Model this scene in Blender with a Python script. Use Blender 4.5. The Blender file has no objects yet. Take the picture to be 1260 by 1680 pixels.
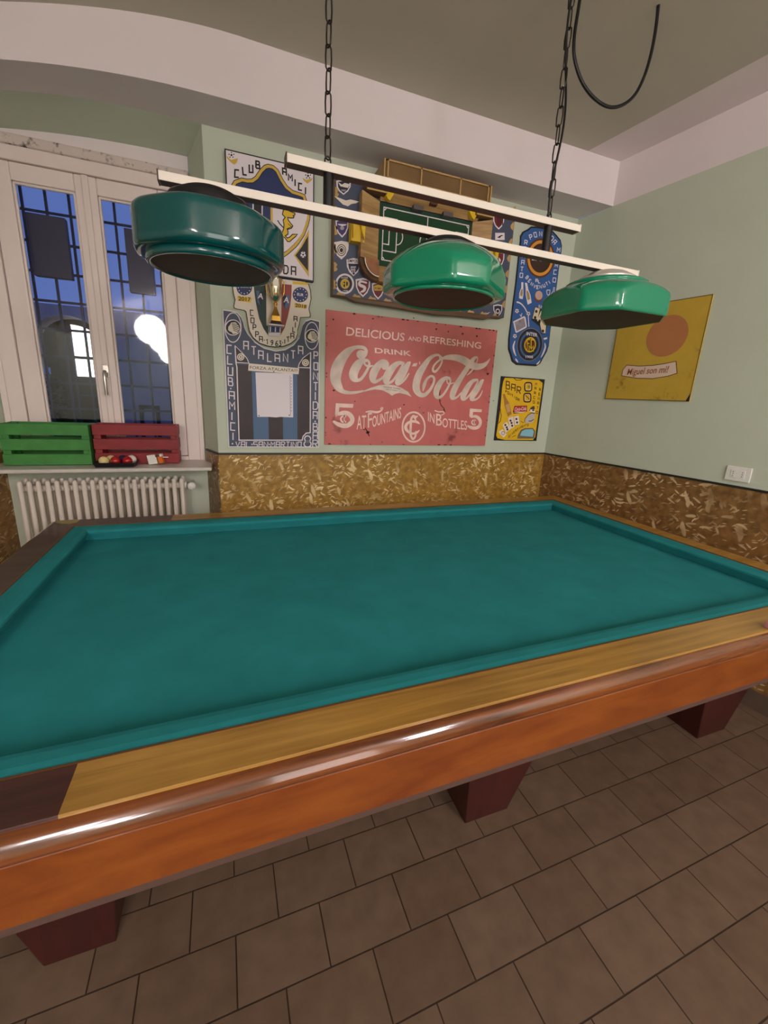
import bpy, math, random
from mathutils import Vector, Matrix
from mathutils.geometry import tessellate_polygon

# ------------------------------------------------------------------ camera, world, lights, exposure
scene = bpy.context.scene
COL = scene.collection
PI = math.pi
CAM = Vector((-2.41, -2.694, 1.57))
FPX, PPX, PPY = 674.82, 630.4, 823.0          # focal length and principal point for a 1260 x 1680 frame
RX, RY, RZ = -0.2501, -0.0496, -0.3648
ROT = Matrix.Rotation(RZ, 3, 'Z') @ Matrix.Rotation(RX, 3, 'X') @ Matrix.Rotation(RY, 3, 'Y')
cd = bpy.data.cameras.new('camera')
cam = bpy.data.objects.new('camera', cd)
COL.objects.link(cam)
cam.matrix_world = Matrix.Translation(CAM) @ (ROT @ Matrix(((1, 0, 0), (0, 0, -1), (0, 1, 0)))).to_4x4()
cd.sensor_fit = 'AUTO'
cd.sensor_width = 36.0
cd.lens = FPX / 1680 * 36
cd.shift_x = -(PPX - 630) / 1680
cd.shift_y = (PPY - 840) / 1680
cd.clip_start = 0.02
scene.camera = cam

scene.view_settings.view_transform = 'Standard'
scene.view_settings.look = 'None'
scene.view_settings.gamma = 1.0
scene.view_settings.exposure = 0.38
scene.view_settings.use_curve_mapping = False

world = bpy.data.worlds.new('dusk_sky')
scene.world = world
world.use_nodes = True
bg = world.node_tree.nodes['Background']
bg.inputs[0].default_value = (0.10, 0.16, 0.42, 1)
bg.inputs[1].default_value = 0.95


def area(name, loc, target, sx, sy, power, color, spread=180):
    l = bpy.data.lights.new(name, 'AREA')
    l.shape = 'RECTANGLE'
    l.size, l.size_y = sx, sy
    l.energy = power
    l.color = color
    l.spread = math.radians(spread)
    o = bpy.data.objects.new(name, l)
    COL.objects.link(o)
    o.location = loc
    d = Vector(target) - Vector(loc)
    o.rotation_euler = d.to_track_quat('-Z', 'Y').to_euler()
    return o


WARM = (1.0, 0.93, 0.92)
GLOBE_POWER = (21.0, 33.0)            # radiance of the opal globe lamps hanging in the room behind the camera
area('doorway_light', (-1.6, -5.6, 1.5), (-1.6, 0, 1.5), 1.0, 1.8, 14, WARM)

# ------------------------------------------------------------------ materials
def lin(c):
    return tuple(((v / 255) / 12.92 if v / 255 <= 0.04045 else ((v / 255 + 0.055) / 1.055) ** 2.4) for v in c)


def mat(name, rgb, rough=0.5, metal=0.0, coat=0.0, spec=0.5, noise=None, bump=None, emit=None):
    """sRGB 0-255 colour; noise=(scale, strength) varies the tone, bump=(scale, strength)."""
    m = bpy.data.materials.new(name)
    m.use_nodes = True
    nt = m.node_tree
    b = nt.nodes['Principled BSDF']
    c = lin(rgb)
    b.inputs['Base Color'].default_value = (*c, 1)
    b.inputs['Roughness'].default_value = rough
    b.inputs['Metallic'].default_value = metal
    b.inputs['Coat Weight'].default_value = coat
    b.inputs['Coat Roughness'].default_value = 0.08
    b.inputs['Specular IOR Level'].default_value = spec
    if emit:
        b.inputs['Emission Color'].default_value = (*c, 1)
        b.inputs['Emission Strength'].default_value = emit
    if noise or bump:
        tc = nt.nodes.new('ShaderNodeTexCoord')
    if noise:
        n = nt.nodes.new('ShaderNodeTexNoise')
        n.inputs['Scale'].default_value = noise[0]
        n.inputs['Detail'].default_value = 5
        r = nt.nodes.new('ShaderNodeValToRGB')
        s = noise[1]
        r.color_ramp.elements[0].position = 0.3
        r.color_ramp.elements[1].position = 0.7
        r.color_ramp.elements[0].color = (*[v * (1 - s) for v in c], 1)
        r.color_ramp.elements[1].color = (*[min(1, v * (1 + s)) for v in c], 1)
        nt.links.new(tc.outputs['Object'], n.inputs['Vector'])
        nt.links.new(n.outputs['Fac'], r.inputs['Fac'])
        nt.links.new(r.outputs['Color'], b.inputs['Base Color'])
    if bump:
        n2 = nt.nodes.new('ShaderNodeTexNoise')
        n2.inputs['Scale'].default_value = bump[0]
        n2.inputs['Detail'].default_value = 4
        bp = nt.nodes.new('ShaderNodeBump')
        bp.inputs['Strength'].default_value = bump[1]
        bp.inputs['Distance'].default_value = 0.01
        nt.links.new(tc.outputs['Object'], n2.inputs['Vector'])
        nt.links.new(n2.outputs['Fac'], bp.inputs['Height'])
        nt.links.new(bp.outputs['Normal'], b.inputs['Normal'])
    return m


def wood(name, c1, c2, rough=0.35, coat=0.3, scale=(1.2, 22, 22), rot=(0, 0, 0)):
    m = bpy.data.materials.new(name)
    m.use_nodes = True
    nt = m.node_tree
    b = nt.nodes['Principled BSDF']
    tc = nt.nodes.new('ShaderNodeTexCoord')
    mp = nt.nodes.new('ShaderNodeMapping')
    mp.inputs['Scale'].default_value = scale
    mp.inputs['Rotation'].default_value = rot
    n = nt.nodes.new('ShaderNodeTexNoise')
    n.inputs['Scale'].default_value = 1.6
    n.inputs['Detail'].default_value = 7
    n.inputs['Roughness'].default_value = 0.6
    n.inputs['Distortion'].default_value = 0.6
    n2 = nt.nodes.new('ShaderNodeTexNoise')
    n2.inputs['Scale'].default_value = 2.3
    n2.inputs['Detail'].default_value = 2
    mx = nt.nodes.new('ShaderNodeMath')
    mx.operation = 'MULTIPLY_ADD'
    mx.inputs[1].default_value = 0.45
    r = nt.nodes.new('ShaderNodeValToRGB')
    r.color_ramp.elements[0].position = 0.50
    r.color_ramp.elements[1].position = 0.92
    r.color_ramp.elements[0].color = (*lin(c1), 1)
    r.color_ramp.elements[1].color = (*lin(c2), 1)
    nt.links.new(tc.outputs['Object'], mp.inputs['Vector'])
    nt.links.new(mp.outputs['Vector'], n.inputs['Vector'])
    nt.links.new(tc.outputs['Object'], n2.inputs['Vector'])
    nt.links.new(n2.outputs['Fac'], mx.inputs[0])
    nt.links.new(n.outputs['Fac'], mx.inputs[2])
    nt.links.new(mx.outputs[0], r.inputs['Fac'])
    nt.links.new(r.outputs['Color'], b.inputs['Base Color'])
    b.inputs['Roughness'].default_value = rough
    b.inputs['Coat Weight'].default_value = coat
    b.inputs['Coat Roughness'].default_value = 0.07
    return m


def flake_board(name, base1, base2, flake, seed, vs=12.5):
    """Pressed wood-flake panel: pale elongated flakes lying at random angles in a darker binder."""
    m = bpy.data.materials.new(name)
    m.use_nodes = True
    nt = m.node_tree
    N, L = nt.nodes, nt.links
    b = N['Principled BSDF']
    tc = N.new('ShaderNodeTexCoord')
    warp = N.new('ShaderNodeTexNoise')
    warp.inputs['Scale'].default_value = 9
    warp.inputs['Detail'].default_value = 2
    add = N.new('ShaderNodeVectorMath')
    add.operation = 'MULTIPLY_ADD'
    add.inputs[1].default_value = (0.05, 0.05, 0.05)
    L.new(tc.outputs['Object'], warp.inputs['Vector'])
    L.new(warp.outputs['Color'], add.inputs[0])
    L.new(tc.outputs['Object'], add.inputs[2])
    last = None
    rnd = random.Random(seed)
    for k, ang in enumerate((0.5, 1.3, 2.2, 2.9, -0.2)):
        rot = N.new('ShaderNodeMapping')
        rot.inputs['Rotation'].default_value = (0, 0, ang)
        rot.inputs['Location'].default_value = (rnd.uniform(-9, 9), rnd.uniform(-9, 9), 0)
        sc = N.new('ShaderNodeVectorMath')
        sc.operation = 'MULTIPLY'
        sc.inputs[1].default_value = (0.8, 3.0, 0.0) if k % 2 else (1.1, 4.6, 0.0)
        v = N.new('ShaderNodeTexVoronoi')
        v.inputs['Scale'].default_value = vs * (1.0, .72, 1.5, 1.15, 1.9)[k]
        sep = N.new('ShaderNodeSeparateColor')
        lt = N.new('ShaderNodeMapRange')
        lt.inputs['From Min'].default_value = 0.33
        lt.inputs['From Max'].default_value = 0.27
        gt = N.new('ShaderNodeMath')
        gt.operation = 'GREATER_THAN'
        gt.inputs[1].default_value = 0.60
        mu = N.new('ShaderNodeMath')
        mu.operation = 'MULTIPLY'
        L.new(add.outputs[0], rot.inputs['Vector'])
        L.new(rot.outputs['Vector'], sc.inputs[0])
        L.new(sc.outputs[0], v.inputs['Vector'])
        L.new(v.outputs['Color'], sep.inputs['Color'])
        L.new(v.outputs['Distance'], lt.inputs['Value'])
        L.new(sep.outputs[0], gt.inputs[0])
        L.new(lt.outputs['Result'], mu.inputs[0])
        L.new(gt.outputs[0], mu.inputs[1])
        m2 = N.new('ShaderNodeMath')
        m2.operation = 'MULTIPLY'
        L.new(mu.outputs[0], m2.inputs[0])
        tone = N.new('ShaderNodeMapRange')
        tone.inputs['To Min'].default_value = 0.5
        tone.inputs['To Max'].default_value = 1.0
        L.new(sep.outputs[1], tone.inputs['Value'])
        L.new(tone.outputs['Result'], m2.inputs[1])
        if last is None:
            last = m2
        else:
            mm = N.new('ShaderNodeMath')
            mm.operation = 'MAXIMUM'
            L.new(last.outputs[0], mm.inputs[0])
            L.new(m2.outputs[0], mm.inputs[1])
            last = mm
    dens = N.new('ShaderNodeTexNoise')
    dens.inputs['Scale'].default_value = 5
    dr = N.new('ShaderNodeValToRGB')
    dr.color_ramp.elements[0].position = 0.35
    dr.color_ramp.elements[1].position = 0.6
    L.new(tc.outputs['Object'], dens.inputs['Vector'])
    L.new(dens.outputs['Fac'], dr.inputs['Fac'])
    fm = N.new('ShaderNodeMath')
    fm.operation = 'MULTIPLY'
    L.new(last.outputs[0], fm.inputs[0])
    L.new(dr.outputs['Color'], fm.inputs[1])
    n = N.new('ShaderNodeTexNoise')
    n.inputs['Scale'].default_value = 26
    n.inputs['Detail'].default_value = 6
    L.new(tc.outputs['Object'], n.inputs['Vector'])
    base = N.new('ShaderNodeValToRGB')
    base.color_ramp.elements[0].position = 0.35
    base.color_ramp.elements[1].position = 0.7
    base.color_ramp.elements[0].color = (*lin(base1), 1)
    base.color_ramp.elements[1].color = (*lin(base2), 1)
    L.new(n.outputs['Fac'], base.inputs['Fac'])
    mix = N.new('ShaderNodeMix')
    mix.data_type = 'RGBA'
    mix.inputs[7].default_value = (*lin(flake), 1)
    L.new(fm.outputs[0], mix.inputs[0])
    L.new(base.outputs['Color'], mix.inputs[6])
    L.new(mix.outputs[2], b.inputs['Base Color'])
    b.inputs['Roughness'].default_value = 0.38
    return m


M = {}
M['wall'] = mat('green_wall_paint', (198, 205, 185), 0.75, noise=(3, 0.03), bump=(60, 0.05))
M['white_paint'] = mat('white_ceiling_paint', (232, 220, 219), 0.8, noise=(2, 0.02))
M['ceiling'] = mat('grey_ceiling_paint', (194, 187, 172), 0.85, noise=(2, 0.03))
M['recess'] = mat('green_recess_paint', (170, 185, 160), 0.75)
M['black_trim'] = mat('black_trim_paint', (38, 34, 30), 0.5)
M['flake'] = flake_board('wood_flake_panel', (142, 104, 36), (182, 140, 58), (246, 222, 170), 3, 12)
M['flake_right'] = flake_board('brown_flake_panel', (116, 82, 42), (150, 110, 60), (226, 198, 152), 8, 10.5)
M['frame'] = mat('white_window_enamel', (238, 222, 216), 0.4, noise=(4, 0.03))
M['sill'] = mat('pale_stone_sill', (206, 198, 190), 0.35, noise=(12, 0.06))
M['radiator'] = mat('white_radiator_enamel', (226, 214, 202), 0.35)
M['cloth'] = mat('teal_billiard_cloth', (42, 137, 141), 0.95, spec=0.15, noise=(7, 0.10), bump=(900, 0.25))
M['rail'] = wood('light_oak_rail', (138, 98, 36), (186, 142, 66), 0.35, 0.25)
M['dark_wood'] = wood('dark_walnut', (56, 28, 22), (84, 46, 36), 0.4, 0.2)
M['mould'] = wood('glossy_brown_moulding', (70, 32, 11), (132, 72, 30), 0.12, 1.0)
M['apron'] = wood('orange_apron_wood', (112, 50, 11), (142, 76, 23), 0.33, 0.35, scale=(3, 12, 12))
M['strip'] = mat('grey_brown_base_strip', (92, 70, 62), 0.6)
M['leg'] = wood('red_brown_leg', (50, 16, 14), (70, 24, 20), 0.4, 0.2, scale=(14, 14, 1.5))
M['brass'] = mat('brass_plate', (176, 156, 88), 0.35, 0.6)
M['bar'] = mat('white_enamel_bar', (250, 240, 226), 0.3)
M['black'] = mat('black_plastic', (26, 24, 26), 0.35)
M['chain'] = mat('dark_chain_steel', (58, 52, 46), 0.4, 0.7)
M['shade_teal'] = mat('dark_teal_lacquer', (6, 80, 80), 0.12, coat=0.6)
M['shade_green'] = mat('emerald_lacquer', (16, 142, 104), 0.12, coat=0.6)
M['diffuser'] = mat('dull_brown_diffuser', (72, 54, 40), 0.55, spec=0.15)
M['silver'] = mat('silver_collar', (222, 214, 204), 0.25, 0.4)
M['cable'] = mat('black_cable', (16, 15, 15), 0.45)
M['crate_green'] = mat('green_crate_paint', (60, 132, 56), 0.55, noise=(14, 0.14))
M['crate_red'] = mat('red_crate_paint', (138, 24, 28), 0.5, noise=(14, 0.14))
M['iron'] = mat('dark_blue_iron', (26, 34, 66), 0.6)
M['bar_shadow'] = mat('brown_bar_shadow', (78, 58, 50), 0.5)  # shade of the bar undersides as a colour; left end caps share this brown
M['white_plastic'] = mat('white_plastic', (232, 230, 222), 0.35)
M['ivory'] = mat('ivory_ball', (232, 208, 146), 0.1, coat=0.5)
M['red_ball'] = mat('red_ball', (170, 18, 22), 0.1, coat=0.5)
M['white_ball'] = mat('white_ball', (238, 226, 220), 0.1, coat=0.5)
M['blue_ball'] = mat('blue_ball', (34, 26, 84), 0.1, coat=0.5)
M['paper'] = mat('white_paper', (238, 226, 232), 0.6)
M['chrome'] = mat('chrome_handle', (214, 206, 200), 0.2, 0.9)


def glass_mat(name):
    m = bpy.data.materials.new(name)
    m.use_nodes = True
    nt = m.node_tree
    for n in list(nt.nodes):
        if n.type != 'OUTPUT_MATERIAL':
            nt.nodes.remove(n)
    out = nt.nodes['Material Output']
    t = nt.nodes.new('ShaderNodeBsdfTransparent')
    t.inputs[0].default_value = (0.86, 0.88, 0.92, 1)
    g = nt.nodes.new('ShaderNodeBsdfGlossy')
    g.inputs['Roughness'].default_value = 0.03
    fr = nt.nodes.new('ShaderNodeFresnel')
    fr.inputs['IOR'].default_value = 1.5
    mx = nt.nodes.new('ShaderNodeMixShader')
    nt.links.new(fr.outputs[0], mx.inputs[0])
    nt.links.new(t.outputs[0], mx.inputs[1])
    nt.links.new(g.outputs[0], mx.inputs[2])
    nt.links.new(mx.outputs[0], out.inputs['Surface'])
    return m


M['glass'] = glass_mat('window_glass')


def floor_mat():
    m = bpy.data.materials.new('brown_floor_tiles')
    m.use_nodes = True
    nt = m.node_tree
    N, L = nt.nodes, nt.links
    b = N['Principled BSDF']
    tc = N.new('ShaderNodeTexCoord')
    mp = N.new('ShaderNodeMapping')
    mp.vector_type = 'TEXTURE'
    mp.inputs['Rotation'].default_value = (0, 0, math.radians(0.69))
    # row joints pass through y' = -1.7266, running bond, tiles 0.25 x 0.163
    mp.inputs['Location'].default_value = TILE_ORIGIN
    br = N.new('ShaderNodeTexBrick')
    br.offset = 0.5
    br.offset_frequency = 2
    br.inputs['Scale'].default_value = 1.0
    br.inputs['Brick Width'].default_value = 0.2495
    br.inputs['Row Height'].default_value = 0.163
    br.inputs['Mortar Size'].default_value = 0.0022
    br.inputs['Mortar Smooth'].default_value = 0.25
    br.inputs['Color1'].default_value = (*lin((115, 94, 77)), 1)
    br.inputs['Color2'].default_value = (*lin((105, 84, 67)), 1)
    br.inputs['Mortar'].default_value = (*lin((52, 36, 24)), 1)
    n = N.new('ShaderNodeTexNoise')
    n.inputs['Scale'].default_value = 14
    n.inputs['Detail'].default_value = 6
    r = N.new('ShaderNodeValToRGB')
    r.color_ramp.elements[0].position = 0.3
    r.color_ramp.elements[1].position = 0.7
    r.color_ramp.elements[0].color = (0.82, 0.80, 0.78, 1)
    r.color_ramp.elements[1].color = (1.08, 1.08, 1.06, 1)
    mx = N.new('ShaderNodeMix')
    mx.data_type = 'RGBA'
    mx.blend_type = 'MULTIPLY'
    mx.inputs[0].default_value = 1
    L.new(tc.outputs['Object'], mp.inputs['Vector'])
    L.new(mp.outputs['Vector'], br.inputs['Vector'])
    L.new(tc.outputs['Object'], n.inputs['Vector'])
    L.new(n.outputs['Fac'], r.inputs['Fac'])
    L.new(br.outputs['Color'], mx.inputs[6])
    L.new(r.outputs['Color'], mx.inputs[7])
    L.new(mx.outputs[2], b.inputs['Base Color'])
    bp = N.new('ShaderNodeBump')
    bp.inputs['Strength'].default_value = 0.6
    bp.inputs['Distance'].default_value = 0.003
    bp.invert = True
    L.new(br.outputs['Fac'], bp.inputs['Height'])
    L.new(bp.outputs['Normal'], b.inputs['Normal'])
    b.inputs['Roughness'].default_value = 0.55
    return m


TILE_ORIGIN = (-2.476 * math.cos(0.01204) + 1.7266 * math.sin(0.01204), -2.476 * math.sin(0.01204) - 1.7266 * math.cos(0.01204), 0)
M['floor'] = floor_mat()


# ------------------------------------------------------------------ mesh builder
class MB:
    def __init__(self):
        self.v, self.f, self.m, self.s = [], [], [], []

    def add(self, verts, faces, mi=0, smooth=False):
        o = len(self.v)
        self.v += [tuple(p) for p in verts]
        for f in faces:
            self.f.append(tuple(i + o for i in f))
            self.m.append(mi)
            self.s.append(smooth)
        return self

    def box(self, lo, hi, mi=0):
        x0, y0, z0 = lo
        x1, y1, z1 = hi
        return self.hexa([(x0, y0, z0), (x1, y0, z0), (x1, y1, z0), (x0, y1, z0), (x0, y0, z1), (x1, y0, z1), (x1, y1, z1), (x0, y1, z1)], mi)

    def hexa(self, p, mi=0):
        return self.add(p, [(0, 3, 2, 1), (4, 5, 6, 7), (0, 1, 5, 4), (1, 2, 6, 5), (2, 3, 7, 6), (3, 0, 4, 7)], mi)

    def quad(self, a, b, c, d, mi=0):
        return self.add([a, b, c, d], [(0, 1, 2, 3)], mi)

    def prism(self, poly, off, mi=0):
        """closed solid: planar polygon (3D points) pushed along off"""
        n = len(poly)
        off = Vector(off)
        a = [Vector(p) for p in poly]
        tri = tessellate_polygon([a])
        b = [p + off for p in a]
        fs = []
        nrm = Vector((0, 0, 0))
        for i in range(n):
            nrm += a[i].cross(a[(i + 1) % n])
        flip = nrm.dot(off) > 0
        for t in tri:
            ta = (a[t[1]] - a[t[0]]).cross(a[t[2]] - a[t[0]])
            t = tuple(t) if ta.dot(off) < 0 else (t[0], t[2], t[1])
            fs.append(t)
            fs.append((t[0] + n, t[2] + n, t[1] + n))
        for i in range(n):
            j = (i + 1) % n
            fs.append((i, j, j + n, i + n) if flip else (i, i + n, j + n, j))
        return self.add(a + b, fs, mi)

    def tube(self, path, r, n=8, mi=0, closed=False, cap=True, rfun=None):
        P = [Vector(p) for p in path]
        k = len(P)
        vs, fs = [], []
        up = None
        for i, p in enumerate(P):
            if closed:
                d = P[(i + 1) % k] - P[i - 1]
            else:
                d = P[min(i + 1, k - 1)] - P[max(i - 1, 0)]
            d.normalize()
            if up is None:
                up = Vector((0, 0, 1)) if abs(d.z) < 0.9 else Vector((1, 0, 0))
            s = d.cross(up)
            s.normalize()
            up = s.cross(d)
            rr = rfun(i / max(1, k - 1)) if rfun else r
            for j in range(n):
                a = 2 * PI * j / n
                vs.append(p + (s * math.cos(a) + up * math.sin(a)) * rr)
        rng = k if closed else k - 1
        for i in range(rng):
            for j in range(n):
                a, b = i * n + j, i * n + (j + 1) % n
                c, d = ((i + 1) % k) * n + (j + 1) % n, ((i + 1) % k) * n + j
                fs.append((a, b, c, d))
        self.add(vs, fs, mi, True)
        if cap and not closed:
            self.add(vs[:n][::-1], [tuple(range(n))], mi)
            self.add(vs[-n:], [tuple(range(n))], mi)
        return self

    def lathe(self, prof, center, n=32, mi=0, axis='Z', rad=None, smooth=True):
        """prof: (radius, height) list; rad(theta, r, h) may reshape the radius"""
        c = Vector(center)
        vs, fs = [], []
        for r, h in prof:
            for j in range(n):
                a = 2 * PI * j / n
                rr = rad(a, r, h) if rad else r
                if axis == 'Z':
                    vs.append(c + Vector((rr * math.cos(a), rr * math.sin(a), h)))
                elif axis == 'Y':
                    vs.append(c + Vector((rr * math.cos(a), -h, rr * math.sin(a))))
                else:
                    vs.append(c + Vector((h, rr * math.cos(a), rr * math.sin(a))))
        for i in range(len(prof) - 1):
            for j in range(n):
                a, b = i * n + j, i * n + (j + 1) % n
                fs.append((a, b, b + n, a + n))
        return self.add(vs, fs, mi, smooth)

    def ball(self, c, r, mi=0, n=20, k=12, sc=(1, 1, 1)):
        vs, fs = [], []
        for i in range(k + 1):
            ph = PI * i / k
            for j in range(n):
                a = 2 * PI * j / n
                vs.append((c[0] + sc[0] * r * math.sin(ph) * math.cos(a), c[1] + sc[1] * r * math.sin(ph) * math.sin(a), c[2] - sc[2] * r * math.cos(ph)))
        for i in range(k):
            for j in range(n):
                a, b = i * n + j, i * n + (j + 1) % n
                fs.append((a, b, b + n, a + n))
        return self.add(vs, fs, mi, True)

    def build(self, name, mats, parent=None, origin=None, bevel=0, subsurf=0):
        if not isinstance(mats, (list, tuple)):
            mats = [mats]
        if origin is None:
            origin = parent.get('_o', (0, 0, 0)) if parent is not None else (0, 0, 0)
        o3 = Vector(origin)
        me = bpy.data.meshes.new(name)
        me.from_pydata([Vector(p) - o3 for p in self.v], [], self.f)
        for m in mats:
            me.materials.append(m)
        me.polygons.foreach_set('material_index', self.m)
        me.polygons.foreach_set('use_smooth', self.s)
        me.validate()
        me.update()
        ob = bpy.data.objects.new(name, me)
        COL.objects.link(ob)
        if parent is not None:
            ob.parent = parent
            ob.location = o3 - Vector(parent['_o']) if '_o' in parent else o3
        else:
            ob.location = o3
        ob['_o'] = list(o3)
        if bevel:
            b = ob.modifiers.new('bevel', 'BEVEL')
            b.width = bevel
            b.segments = 2
            b.limit_method = 'ANGLE'
        return ob


def tag(o, label, cat, group=None, kind=None):
    o['label'] = label
    o['category'] = cat
    if group:
        o['group'] = group
    if kind:
        o['kind'] = kind
    return o


def struct(o):
    o['kind'] = 'structure'
    return o


def empty(name, loc):
    o = bpy.data.objects.new(name, None)
    o.empty_display_size = 0.1
    COL.objects.link(o)
    o.location = loc
    o['_o'] = list(loc)
    return o


def px_ray(u, v):
    return ROT @ Vector(((u - PPX) / FPX, 1.0, -(v - PPY) / FPX))


def on_y(u, v, y=0.0):
    d = px_ray(u, v)
    return CAM + d * ((y - CAM.y) / d.y)


def on_z(u, v, z=0.0):
    d = px_ray(u, v)
    return CAM + d * ((z - CAM.z) / d.z)


# ------------------------------------------------------------------ room shell
ZT, ZB, ZC, DB = 1.180, 2.864, 3.116, 0.2606         # top of panelling, underside and top of the beam, its depth
WX = -0.14514                                          # right wall: x = WX * y
def wall_r(y): return WX * y
X0, YF = -4.7, -7.6                                    # left wall, wall behind the camera


def zc(x): return ZC - (0.177 * max(0, -2.3 - x) ** 1.78)
def zb(x): return ZB - (0.12 * max(0, -2.4 - x) ** 2.1)
def z0(x): return ZB + 0.003 - (0.11 * max(0, -2.5 - x) ** 2.6)


def frange(a, b, n): return [a + (b - a) * i / n for i in range(n + 1)]


b = MB()
b.quad((X0, YF, 0), (1.0, YF, 0), (1.0, 0.3, 0), (X0, 0.3, 0))
struct(b.build('floor', M['floor']))

# ceiling: shallow vault falling to the left; the strip along the right wall is painted white
b = MB()
xs = frange(X0, -1.6, 40)
for x, x2 in zip(xs, xs[1:]):
    b.add([(x, YF, zc(x)), (x, -DB, zc(x)), (x2, -DB, zc(x2)), (x2, YF, zc(x2))], [(0, 1, 2, 3)], 0, True)
b.add([(-1.6, YF, ZC), (-1.6, -DB, ZC), (-0.235, -DB, ZC), (wall_r(YF) - 0.27, YF, ZC)], [(0, 1, 2, 3)], 0, True)
struct(b.build('ceiling', M['ceiling']))
b = MB()
e = 0.0
b.add([(wall_r(YF) - 0.27, YF, ZC), (-0.235, -DB, ZC), (wall_r(-DB), -DB, ZC), (wall_r(YF), YF, ZC)], [(0, 1, 2, 3)])
struct(b.build('trim_1', M['white_paint']))

# beam along the back wall
b = MB()
xs = frange(X0, -1.6, 40) + [wall_r(-DB)]
for x, x2 in zip(xs, xs[1:]):
    b.add([(x, -DB, zb(x)), (x2, -DB, zb(x2)), (x2, -DB, zc(x2)), (x, -DB, zc(x))], [(0, 1, 2, 3)])
    b.add([(x, 0.0, z0(x)), (x2 if x2 < -1 else 0.0, 0.0, z0(x2)), (x2, -DB, zb(x2)), (x, -DB, zb(x))], [(0, 1, 2, 3)], 0, True)
struct(b.build('ceiling_beam', M['white_paint']))

# right wall, white band above
b = MB()
b.quad((0, 0, 0), (0, 0, ZB), (wall_r(YF), YF, ZB), (wall_r(YF), YF, 0))
struct(b.build('wall_right', M['wall']))
b = MB()
b.quad((wall_r(-DB), -DB, ZB), (wall_r(-DB), -DB, ZC), (wall_r(YF), YF, ZC), (wall_r(YF), YF, ZB))
struct(b.build('trim_2', M['white_paint']))
b = MB()
b.quad((X0, YF, 0), (X0, YF, 3.2), (X0, 0.3, 3.2), (X0, 0.3, 0))
struct(b.build('wall_left', M['wall']))
b = MB()
b.quad((X0, YF, 0), (wall_r(YF), YF, 0), (wall_r(YF), YF, 3.2), (X0, YF, 3.2))
struct(b.build('wall_front', M['wall']))

# opal globe lamps of the bar room, hanging behind the camera; the left row is mirrored in the right window pane
def globe(p, r, label, k=0):
    o = empty('globe_lamp', (p[0], p[1], p[2] - r))
    tag(o, label, 'lamp', 'globe lamps of the bar room')
    mb = MB()
    mb.ball(p, r, n=28, k=18)
    mb.build('globe', GM[k], o)
    mb = MB()
    mb.tube([(p[0], p[1], p[2] + r - .01), (p[0], p[1], zc(p[0]) + .01)], .012, 8)
    mb.lathe([(.001, 0), (.055, 0), (.05, .03), (.001, .03)], (p[0], p[1], p[2] + r - .006), 16)
    mb.build('hanger', M['black'], o)
GM = [mat('lit_opal_globe', (255, 244, 249), 0.4, emit=e) for e in GLOBE_POWER]
WP = .29
for (u, v, y, r, lab) in ((247, 541, -4.7, .225, 'white glowing globe lamp, largest of those mirrored in the right window pane'), (266, 560, -5.7, .22, 'white glowing globe lamp, second of those mirrored in the right window pane'), (279, 580, -6.7, .21, 'white glowing globe lamp, last of those mirrored in the right window pane')):
    q = on_y(u, v, 2 * WP - y)
    globe((q.x, y, q.z), r, lab)
for (p, r, lab) in (((-.75, -4.6, 2.55), .22, 'white glowing globe lamp near the right wall behind the viewer'), ((-.35, -5.7, 2.55), .22, 'white glowing globe lamp far behind the viewer near the right wall')):
    globe(p, r, lab, 1)

# back wall with the splayed window recess
RO, RI = -2.478, -2.567          # right jamb at the room face / at the window
LO, LI = -3.680, -3.592
YW = 0.248                       # plane of the window
NB = 0.20                        # back of the radiator niche
b = MB()
b.quad((RO, 0, 0), (0, 0, 0), (0, 0, ZB + 0.01), (RO, 0, ZB + 0.003))
xs = frange(X0, LO, 8)
for x, x2 in zip(xs, xs[1:]):
    b.quad((x, 0, 0), (x2, 0, 0), (x2, 0, z0(x2)), (x, 0, z0(x)))
struct(b.build('wall_back', M['wall']))
b = MB()
def zi(x): return 2.82 - (0.09 * max(0, -2.6 - x) ** 2.2)
b.quad((RO, 0, 0), (RO, 0, ZB + .003), (RI, YW + .02, zi(RI)), (RI, YW + .02, 0))
b.quad((LO, 0, 0), (LI, YW + .02, 0), (LI, YW + .02, zi(LI)), (LO, 0, z0(LO)))
xs = frange(0, 1, 16)
for t, t2 in zip(xs, xs[1:]):
    xo, xo2 = LO + (RO - LO) * t, LO + (RO - LO) * t2
    xi, xi2 = LI + (RI - LI) * t, LI + (RI - LI) * t2
    b.add([(xo, 0, z0(xo)), (xi, YW + .02, zi(xi)), (xi2, YW + .02, zi(xi2)), (xo2, 0, z0(xo2))], [(0, 1, 2, 3)], 0, True)
struct(b.build('window_recess', M['wall']))
b = MB()
b.quad((LI - .03, NB, 0), (RI + .03, NB, 0), (RI + .03, NB, 1.09), (LI - .03, NB, 1.09))
struct(b.build('radiator_niche', M['wall']))
b = MB()
xs = frange(LI, RI, 16)
for x, x2 in zip(xs, xs[1:]):
    b.quad((x, YW + .012, 2.69), (x2, YW + .012, 2.69), (x2, YW + .012, zi(x2)), (x, YW + .012, zi(x)))
struct(b.build('trim_3', M['white_paint']))

# panelling of pressed wood flakes, and the black line above it
def panel(name, a, c, mat_, z1, th=0.006):
    ax, ay = a
    cx, cy = c
    L = math.hypot(cx - ax, cy - ay)
    mb = MB()
    mb.box((0, 0, 0), (L, z1, th))
    o = mb.build(name, mat_)
    d = Vector(((cx - ax) / L, (cy - ay) / L, 0))
    up = Vector((0, 0, 1))
    nrm = d.cross(up)
    o.matrix_world = Matrix(((d.x, up.x, nrm.x, ax), (d.y, up.y, nrm.y, ay), (d.z, up.z, nrm.z, 0), (0, 0, 0, 1)))
    return struct(o)


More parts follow.
